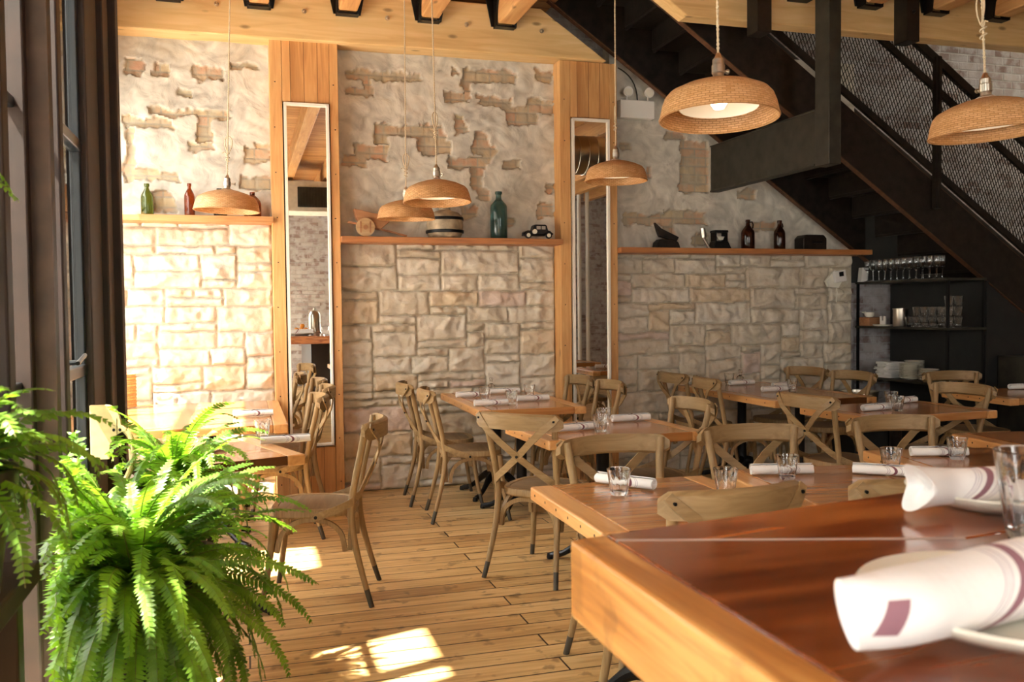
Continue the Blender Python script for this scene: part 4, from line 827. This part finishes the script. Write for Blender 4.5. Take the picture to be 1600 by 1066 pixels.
for i, (x, y, z, a, l, kn) in enumerate(LP):
    o = [k for k in bpy.data.objects if k.get('label') == l][0]
    M_ = MB(); top = 3.86-z if i not in () else 3.86-z
    n_ = 120; pts = [(0, 0, .22+(top-.22)*k/n_) for k in range(n_+1)]
    for ph in (0, math.pi): M_.tube([(p[0]+.0028*math.cos(p[2]*190+ph), p[1]+.0028*math.sin(p[2]*190+ph), p[2]) for p in pts], .0032, 6)
    zk = .23+kn*.28   # knot and loop
    M_.tube([(.011*math.cos(t), .011*math.sin(t), zk+.004*t) for t in [k*.5 for k in range(26)]], .0036, 6)
    M_.tube([(.004+.030*math.sin(t)*abs(math.sin(t*.5)), .005, zk+.05+.055*(1-math.cos(t))) for t in [2*math.pi*k/24 for k in range(25)]], .0034, 6)
    M_.tube([(0, 0, zk+.04), (-.02, .004, zk+.06), (-.034, .004, zk+.052)], .003, 6)
    M_.build('hanging_rope', M_rope, o)

# ============================================================ THINGS ON THE LEDGES
def bottle(name, x, y, z, prof, mat, lab, cat='bottle'):
    return tag(MB().lathe(prof, 32).build(name, mat, loc=(x, y, z), ang=40), lab, cat)
def bprof(r, hb, rn, h, lip=1.35): return [(0, 0), (r*.95, 0), (r, .006), (r, hb), (r*.92, hb+.02), (r*.6, hb+.045), (rn*1.1, hb+.065), (rn, hb+.08), (rn, h-.022), (rn*lip, h-.02), (rn*lip, h), (0, h)]
z1 = 2.101
bottle('glass_bottle', -.635, 6.87, z1, bprof(.042, .125, .014, .225), M_green, 'olive green glass bottle on the left ledge')
bottle('glass_bottle', -.35, 6.87, z1, bprof(.037, .135, .011, .235), M_amber, 'amber glass bottle on the left ledge')
bottle('glass_bottle', -.14, 6.88, z1, bprof(.048, .115, .014, .205, 1.8), M_darkglass, 'dark bottle on the left ledge, mostly behind the lamp')
bottle('glass_bottle', .085, 6.88, z1, bprof(.062, .10, .014, .185), M_amber, 'squat amber jug on the left ledge beside the mirror pier')
z2 = 1.966
bottle('glass_bottle', 1.965, 6.88, z2, bprof(.068, .25, .022, .375, 1.3), M_teal, 'large blue green demijohn bottle on the middle ledge')
# stoneware barrel pot
o = tag(MB().lathe([(0, 0), (.115, 0), (.135, .03), (.145, .10), (.138, .17), (.11, .20), (.06, .215), (.045, .222), (.045, .27), (.058, .275), (.06, .29), (0, .29)], 36).build('barrel_pot', plain('mottled barrel', (.34, .27, .18), .6, 0, .2, 16, .45), loc=(1.53, 6.90, z2)), 'mottled wooden barrel pot behind the paired lamps on the middle ledge', 'pot')
MB().lathe([(.142, .04), (.149, .042), (.150, .062), (.145, .064)], 36).lathe([(.142, .14), (.148, .142), (.146, .162), (.139, .164)], 36, cap=False).build('hoops', M_iron, o)
# toy cart with disc wheel
t = empty('toy_cart', (.92, 6.86, z2)); tag(t, 'wooden toy cart with round disc wheel at the left end of the middle ledge', 'toy')
MB().tube([(-.02, -.05, .072), (-.02, -.025, .072)], .070, 32).build('wheel', M_oldlight, t); MB().tube([(-.02, -.062, .072), (-.02, -.05, .072)], .018, 16).box(-.062, -.05, -.055, -.049, .03, .115).box(.010, .022, -.055, -.049, .03, .115).build('hub', M_oldwood, t)
MB().prism([(-.10, .215), (.03, .185), (.18, .165), (.17, .12), (.10, .06), (-.03, .08), (-.085, .14)], 'Y', -.022, .06).build('cart_body', M_oldwood, t, smooth=False, bevel=.004)
MB().bar((-.15, -.02, .11), (.02, -.02, .085), .018, .016).bar((.05, 0, .075), (.30, -.01, .012), .016, .014).build('shaft', M_oldwood, t, smooth=False)
# toy car
t = empty('toy_car', (2.26, 6.82, z2)); tag(t, 'black vintage toy car on the right end of the middle ledge', 'toy')
MB().prism([(-.115, .025), (.115, .025), (.118, .05), (.105, .062), (.085, .066), (.075, .105), (.062, .112), (-.02, .112), (-.032, .105), (-.042, .068), (-.10, .060), (-.112, .052)], 'Y', -.04, .04).build('body', M_iron, t, smooth=False, bevel=.005)
MB().tube([(-.125, -.045, .035), (-.085, -.045, .058), (-.05, -.045, .03), (.05, -.045, .03), (.085, -.045, .058), (.122, -.045, .035)], .008, 8).build('fender', M_iron, t)
for x in (-.085, .085):
    w_ = MB().tube([(x, -.056, .026), (x, -.038, .026)], .026, 20).build('wheel', M_iron, t); MB().tube([(x, -.059, .026), (x, -.055, .026)], .016, 16).build('hubcap', M_china, w_)
MB().tube([(-.03, -.053, .055), (-.03, -.040, .055)], .019, 18).build('spare_wheel', M_china, t)
MB().box(-.012, .022, -.0412, -.0405, .074, .100).box(.03, .062, -.0412, -.0405, .074, .100).build('car_window', M_nickel, t, smooth=False)
z3 = 1.906
t = empty('anvil', (3.42, 6.88, z3)); tag(t, 'dark old iron block with a tilted plate at the left of the right ledge', 'ironwork')
MB().prism([(-.10, 0), (.12, 0), (.10, .05), (.05, .075), (-.06, .075), (-.09, .05)], 'Y', -.05, .05).build('base', M_steel, t, smooth=False, bevel=.006); MB().prism([(-.10, .215), (-.04, .165), (.12, .095), (.10, .06), (-.06, .10), (-.08, .15)], 'Y', -.02, .02).build('tilted_plate', M_steel, t, smooth=False, bevel=.003)
t = empty('kitchen_scale', (3.93, 6.88, z3)); tag(t, 'small black antique scale with a silver cup on the right ledge', 'scale')
MB().prism([(-.085, 0), (.095, 0), (.06, .065), (-.06, .065)], 'Y', -.05, .05).build('base', M_iron, t, smooth=False, bevel=.006)
MB().prism([(-.06, .065), (-.045, .065), (-.045, .14), (-.06, .14)], 'Y', -.04, .04).prism([(.045, .065), (.06, .065), (.06, .14), (.045, .14)], 'Y', -.04, .04).prism([(-.065, .14), (.065, .14), (.06, .158), (-.06, .158)], 'Y', -.045, .045).build('frame', M_iron, t, smooth=False)
MB().prism([(-.035, .105), (.035, .105), (.02, .075), (-.02, .075)], 'Y', -.03, .03).build('dial', M_china, t, smooth=False)
MB().tube([(-.155, -.01, .095), (-.165, -.01, .175)], .024, 20).tube([(-.155, -.01, .09), (-.10, -.01, .0)], .012, 8).build('cup', M_nickel, t)
def jug(x, handle, lab):
    r = .058 if handle else .050
    o = bottle('glass_jug', x, 6.88, z3, bprof(r, .14, .018, .255, 1.15), M_brownglass, lab, 'jug')
    MB().tube([(.018, 0, .232), (.04, 0, .238), (.052, 0, .215), (.048, 0, .185), (.035, 0, .175)] if handle else [(.014, .0, .225), (.034, .01, .228), (.04, .01, .205), (.03, .005, .185)], .006, 8).build('handle', M_brownglass, o)
jug(4.21, True, 'dark brown glass jug with ring handle, left of the two on the right ledge'); jug(4.525, False, 'slimmer dark brown glass jug, right of the two on the right ledge')
o = tag(MB().prism([(-.12, 0), (.12, 0), (.12, .10), (.09, .13), (-.09, .13), (-.12, .10)], 'Y', -.07, .07).build('small_chest', M_steel, loc=(4.84, 6.88, z3), smooth=False, bevel=.008), 'small dark chest at the right end of the right ledge', 'box'); MB().box(-.03, .07, -.078, -.069, .055, .075).build('latch', M_iron, o, smooth=False)

# emergency light
e = empty('emergency_light', (3.18, 6.92, 2.985)); tag(e, 'white emergency light box with two round heads beside the right mirror pier', 'light')
MB().box(-.155, .155, -.03, .05, 0, .15).build('battery_box', M_white, e, smooth=False, bevel=.008)
for x in (-.085, .105):
    h = MB().tube([(x, .0, .15), (x, .0, .185)], .007, 8).tube([(x, .02, .222), (x, -.035, .215)], [.026, .042], 24).build('lamp_head', M_white, e); MB().tube([(x, -.0345, .215), (x, -.038, .215)], .034, 24).build('lens', M_china, h)
MB().tube(bez((.02, .02, .15), (.02, .02, .30), (-.05, .03, .38), (-.15, .03, .42), 8), .006, 6).build('conduit', M_steelg, e)
# thermostat on the stones
th = empty('thermostat', (5.155, 6.93, 1.60)); tag(th, 'white thermostat on a pale tilted plate on the right end of the stone wall', 'thermostat')
MB().prism([(-.12, .03), (-.02, .135), (.10, .09), (.02, -.03), (-.09, -.02)], 'Y', .0, .03).build('backplate', M_china, th, smooth=False, bevel=.004)
bo_ = MB().box(-.045, .075, -.035, .0, .02, .125, Matrix.Rotation(R(-8), 3, 'Y'), (0, 0, .07)).build('body', M_white, th, smooth=False, bevel=.006); MB().box(.0, .045, -.038, -.034, .07, .11, Matrix.Rotation(R(-8), 3, 'Y'), (0, 0, .07)).build('display', M_iron, bo_, smooth=False)
MB().tube([(0, .01, 0), (.01, .01, -.08), (.0, .012, -.16)], .003, 6).build('cable', M_china, th)

ORD = ['first', 'second', 'third', 'fourth', 'fifth', 'sixth', 'seventh', 'eighth', 'ninth', 'tenth', 'eleventh', 'twelfth', 'thirteenth']
# ============================================================ SHELF UNIT UNDER THE STAIR
su = empty('service_shelves', (5.65, 6.5, 0)); tag(su, 'black steel service shelves under the stair holding glasses and plates', 'shelving unit')
def U(mb): mb.v = [(v[0]-5.65, v[1]-6.5, v[2]) for v in mb.v]; return mb
for z in (.76, 1.22, 1.625): U(MB().box(5.45, 5.84, 5.92, 7.06, z-.02, z)).build('shelf_board', M_steelg, su, smooth=False, bevel=.002)
for x, y in ((5.455, 5.925), (5.815, 5.925), (5.455, 7.03)): U(MB().box(x, x+.02, y, y+.02, 0, 1.625)).build('upright', M_iron, su, smooth=False)
U(MB().box(5.84, 5.86, 5.92, 7.06, 0, 1.6)).build('back_panel', M_dark, su, smooth=False); U(MB().box(5.50, 5.84, 5.95, 7.05, 0, .45)).build('base_cabinet', M_dark, su, smooth=False)
# stemware upside down in two rows
wgm = MB().lathe([(.034, 0), (.036, .002), (.044, .03), (.046, .055), (.038, .09), (.020, .108), (.005, .115), (.004, .118), (.004, .185), (.012, .190), (.034, .194), (.035, .197), (0, .198)], 24)
wgm.f.pop(); wg0 = MB(); wg0.v = wgm.v; wg0.f = wgm.f; wg0.mi = wgm.mi
wg0 = MB().lathe([(0, .0), (.034, .0), (.035, .003), (.012, .008), (.004, .014), (.0038, .085), (.008, .092), (.028, .105), (.041, .130), (.043, .155), (.036, .195), (.0348, .195), (.0415, .155), (.039, .131), (.026, .108), (0, .096)], 26).build('wine_glass', M_glass)
k = 0
for r_, xx in ((0, 5.505), (1, 5.60)):
    for i in range(12 if r_ == 0 else 11):
        yy = 6.96-.078*i-.035*r_
        o = wg0 if k == 0 else wg0.copy()
        if k: COL.objects.link(o)
        o.location = (xx, yy, 1.626); o.scale = (.82, .82, 1); k += 1
        tag(o, '%s stemmed wine glass from the left, %s row on the top black shelf' % (ORD[i], 'front' if r_ == 0 else 'back'), 'wine glass', 'wine glasses on the top shelf, front row' if r_ == 0 else 'wine glasses on the top shelf, back row')
k = 0
tm0 = glass_mesh('shelf_tumbler', .028, .034, .038, .085)
for ci, (yy, n_, lab) in enumerate(((6.43, 1, ''), (6.34, 2, ''), (6.25, 2, ''), (6.16, 2, ''), (6.06, 2, ''), (5.98, 3, ''))):
    for xx in (5.52, 5.61):
        for q in range(n_):
            o = tm0 if k == 0 else tm0.copy()
            if k: COL.objects.link(o)
            o.location = (xx, yy, 1.221+q*.086); k += 1; tag(o, '%s clear tumbler up in the %s %s stack from the left, middle black shelf' % (ORD[q], ORD[ci], 'front' if xx < 5.57 else 'back'), 'glass', 'tumblers on the middle shelf')
tag(MB().lathe([(0, 0), (.058, 0), (.06, .004), (.06, .15), (.064, .153), (.064, .158), (.058, .156), (.056, .01), (0, .008)], 32).build('steel_canister', M_nickel, loc=(5.53, 6.56, 1.221)), 'brushed steel canister on the middle black shelf', 'canister')
o = tag(MB().lathe([(0, 0), (.075, 0), (.09, .012), (.085, .016), (0, .012)], 32).build('card_holder', M_china, loc=(5.53, 6.78, 1.221)), 'white dish with a notched stand on the middle black shelf', 'dish')
MB().prism([(-.035, .012), (.035, .012), (.035, .09), (.014, .09), (.010, .05), (-.010, .05), (-.014, .09), (-.035, .09)], 'X', -.008, .008).build('notched_stand', M_white, o, smooth=False, bevel=.003)
o = tag(MB().lathe([(0, 0), (.03, 0), (.042, .02), (.042, .045), (.038, .046), (.036, .02), (0, .006)], 24).build('gravy_boat', M_china, loc=(5.52, 6.95, 1.30)), 'small white pouring cup on a block at the left of the middle black shelf', 'cup'); MB().tube([(-.03, .02, .04), (-.03, .065, .045)], [.014, .005], 8).build('spout', M_china, o)
tag(MB().box(5.46, 5.60, 6.88, 7.02, 1.221, 1.299).build('wooden_block', M_oldwood, smooth=False, bevel=.006), 'reddish wooden block under the white cup on the middle shelf', 'block')
tag(MB().prism([(-.03, 0), (.02, 0), (.0, .13), (-.05, .13)], 'X', -.035, .035).build('menu_folder', M_white, loc=(5.50, 7.03, 1.626), smooth=False), 'pale menu folder leaning at the left end of the top shelf', 'menu')
# folded napkin pile: each cloth its own
rnd = random.Random(5)
for i in range(12):
    o = MB().box(-.085, .085, -.085, .085, 0, .0105).build('folded_napkin', M_cloth, smooth=False, bevel=.004, loc=(5.55+rnd.uniform(-.012, .012), 6.72+rnd.uniform(-.015, .015), .7615+i*.0118)); o.rotation_euler = (0, 0, rnd.uniform(-.3, .3)); tag(o, '%s white cloth from the bottom of the folded napkin pile, lowest black shelf' % ORD[i], 'napkin', 'folded napkins on the lowest shelf')
def stack(x, y, r, n_, lab, g_, z0=.7615):
    s0 = MB().lathe([(0, 0), (r*.6, 0), (r*.62, .003), (r*.98, .013), (r, .0155), (r*.97, .0165), (r*.6, .006), (0, .005)], 36).build('stacked_plate', M_china)
    for i in range(n_):
        o = s0 if i == 0 else s0.copy()
        if i: COL.objects.link(o)
        o.location = (x, y, z0+i*.0125); tag(o, ('topmost ' if i == n_-1 else ORD[i]+' ')+lab.replace('white plate', 'white plate' if i == n_-1 else 'plate from below'), 'plate', g_)
stack(5.555, 6.46, .092, 11, 'white plate in the tallest stack on the lowest black shelf', 'plates in the tallest stack')
stack(5.70, 6.58, .085, 12, 'white plate in the stack at the back of the lowest black shelf', 'plates in the rear stack')
stack(5.555, 6.24, .082, 8, 'white plate in the stack just right of the tallest one', 'plates in the right stack')
stack(5.57, 6.04, .075, 3, 'white plate in the low stack near the front post of the lowest shelf', 'plates in the low front stack')
bk = tag(MB().lathe([(0, 0), (.13, 0), (.14, .01), (.16, .33), (.168, .335), (.168, .345), (.155, .34), (.133, .015), (0, .012)], 36).build('steel_bucket', M_nickel, loc=(5.15, 6.62, .32)), 'steel pail standing at the corner of the stone wall below the plate shelf', 'bucket')
tag(MB().box(4.98, 5.32, 6.45, 6.79, 0, .318).build('stool_block', M_dark, smooth=False, bevel=.01), 'low black block under the steel pail beside the plate shelves', 'crate')

# ============================================================ LEFT SIDE THINGS
# woven basket on the window table
bs = tag(MB().lathe([(0, 0)]+[(.085+.006*(k % 2), .008+.012*k) for k in range(20)]+[(.078, .238), (.075, .02), (0, .015)], 28).build('woven_basket', M_wicker, loc=(-.80, 6.64, ZT), ang=20), 'tall pale woven basket standing on the sunlit window table beside the post', 'basket')
# cream scalloped bracket on the window post
br = empty('scroll_bracket', (-.50, 3.40, .90)); br.scale = (.8, 1, .95); tag(br, 'cream painted scalloped wooden bracket with bolt holes, mounted beside the window', 'bracket')
def scal():
    p = [(-.02, .20), (.045, .20)]
    p += [(.045+.06*math.sin(t)*1.0, .20-.075*(1-math.cos(t))-.0) for t in [math.pi/2*k/7 for k in range(1, 8)]][:7]
    p += [(.125, .112), (.125, .10)]
    p += [(.125-.07*math.sin(t), .10-.075*(1-math.cos(t))) for t in [math.pi/2*k/7 for k in range(1, 8)]]
    p += [(.055, .0), (-.02, .0)]
    return p
MB().prism(scal(), 'Y', -.012, .012).build('plate', M_cream, br, smooth=False, bevel=.002)
MB().tube([(.075, -.0135, .107), (.075, -.011, .107)], .006, 12).tube([(.10, -.0135, .107), (.10, -.011, .107)], .006, 12).box(.087, .089, -.0128, -.011, .06, .15).build('bolt_holes', M_iron, br)
MB().tube(bez((.11, 0, .11), (.17, 0, .07), (.17, 0, -.03), (.08, 0, -.13), 12), .012, 10).build('curved_arm', M_cream, br)

def make_fern(name, nf, L0, L1, seed, elev=(-5, 80), leaf=.044, az=(0, 360), droop=1.0, xmin=-9):
    rnd = random.Random(seed); f = MB(); s = MB()
    for q in range(nf):
        ph = R(rnd.uniform(*az)); el = R(rnd.uniform(*elev)); Ln = rnd.uniform(L0, L1)*(1 if rnd.random() > .15 else .6); n_ = int(Ln/.0125)
        p = Vector((.05*math.cos(ph)*rnd.random(), .05*math.sin(ph)*rnd.random(), 0)); pts = [p.copy()]; tilt = el; dr = rnd.uniform(.9, 1.8)*droop; sw = rnd.uniform(-.5, .5)
        for i in range(n_):
            u = i/n_; tilt -= dr*.0125/Ln*(.5+1.9*u); tilt = max(tilt, -1.45); a = ph+sw*u
            p = p+Vector((math.cos(a)*math.cos(tilt), math.sin(a)*math.cos(tilt), math.sin(tilt)))*.0125; p.x = max(p.x, xmin+.03*rnd.random()); pts.append(p.copy())
        s.tube(pts[::3]+[pts[-1]], [.0022*(1-.7*i/(len(pts[::3]))) for i in range(len(pts[::3])+1)], 4, False)
        roll = rnd.uniform(-.5, .5)
        for i in range(4, len(pts)-1):
            u = i/len(pts); tg = (pts[i+1]-pts[i-1]).normalized(); sd_ = tg.cross(Vector((0, 0, 1)))
            if sd_.length < 1e-3: sd_ = Vector((1, 0, 0))
            sd_.normalize(); nr = sd_.cross(tg)
            sd_, nr = sd_*math.cos(roll)+nr*math.sin(roll), nr*math.cos(roll)-sd_*math.sin(roll)
            l = leaf*min(1, (u+.05)*5)*(1-u)**.55*rnd.uniform(.85, 1.1)+.004
            for sg in (-1, 1):
                d_ = (sd_*sg+tg*.32-nr*rnd.uniform(.05, .4)).normalized(); o = pts[i]+nr*.0005; wv = tg*.0062*(1 if l > .015 else .7)
                f.add([o-wv*.9, o+wv*.9, o+d_*l*.55+wv*1.05-nr*.001, o+d_*l+tg*.003, o+d_*l*.55-wv*.8-nr*.001], [(0, 1, 2, 4), (4, 2, 3)])
    fo = f.build('fronds', M_fern, None, smooth=False); so = s.build('stems', M_stem, None); return fo, so
def fern(loc, pot, lab, **k):
    e = empty('potted_fern', loc); tag(e, lab, 'plant')
    fo, so = make_fern('f', **k); fo.parent = e; so.parent = e; fo.location = so.location = (0, 0, 0)
    r = pot; MB().lathe([(0, -.25), (r*.72, -.25), (r*.76, -.24), (r*.96, -.03), (r*1.05, -.03), (r*1.05, .0), (r*.93, .0), (r*.9, -.02), (0, -.02)], 32).build('pot', plain('dark glazed pot', (.03, .022, .018), .35), e)
    MB().lathe([(0, -.019), (r*.9, -.019), (r*.85, -.01), (0, -.004)], 24).build('soil', M_soil, e)
    return e
fern((-.30, 2.68, .66), .15, 'big bushy fern spilling over its white stand in the left foreground', nf=320, L0=.36, L1=.56, seed=2, elev=(-35, 88), leaf=.046, droop=.85, xmin=-.17)
fern((-.25, 3.42, .80), .14, 'bushy fern behind the big foreground fern, beside the window table', nf=110, L0=.26, L1=.44, seed=7, elev=(-20, 85), leaf=.038, xmin=-.20)
fern((-.55, 1.88, 1.12), .13, 'fern on the window sill at the left edge, dark fronds over the brown post', nf=110, L0=.22, L1=.34, seed=9, elev=(-20, 75), leaf=.034)
fern((-.70, 1.92, 1.70), .11, 'fern higher at the left edge, only a few frond tips showing', nf=40, L0=.28, L1=.40, seed=13, elev=(-20, 50), leaf=.026)
tag(MB().box(-.515, -.11, 2.46, 2.90, .36, .409).box(-.515, -.11, 2.46, 2.90, 0, .06).box(-.50, -.12, 2.47, 2.89, .06, .36).build('plant_stand', M_cream and plain('white painted stand', (.72, .68, .55), .5), smooth=False, bevel=.006), 'white painted box stand under the big foreground fern', 'plant stand')
tag(MB().lathe([(0, 0), (.14, 0), (.15, .02), (.05, .06), (.04, .55), (.14, .58), (.15, .609), (0, .609)], 28).build('pedestal_stand', M_iron, loc=(-.25, 3.42, -.059)), 'black pedestal under the second fern', 'plant stand')
tag(MB().box(-.95, -.44, 1.3, 2.18, .82, .869).box(-.95, -.60, 1.35, 1.4, 0, .80).box(-.95, -.60, 2.10, 2.15, 0, .80).build('window_bench', M_brown, smooth=False, bevel=.006), 'dark brown window bench carrying the fern at the left edge', 'bench')
tag(MB().box(-.95, -.62, 1.6, 2.18, 1.40, 1.449).box(-.95, -.90, 1.6, 1.64, .869, 1.40).box(-.95, -.90, 2.14, 2.18, .869, 1.40).build('plant_shelf', M_brown, smooth=False, bevel=.004), 'dark brown raised shelf holding the higher fern at the left edge', 'shelf')
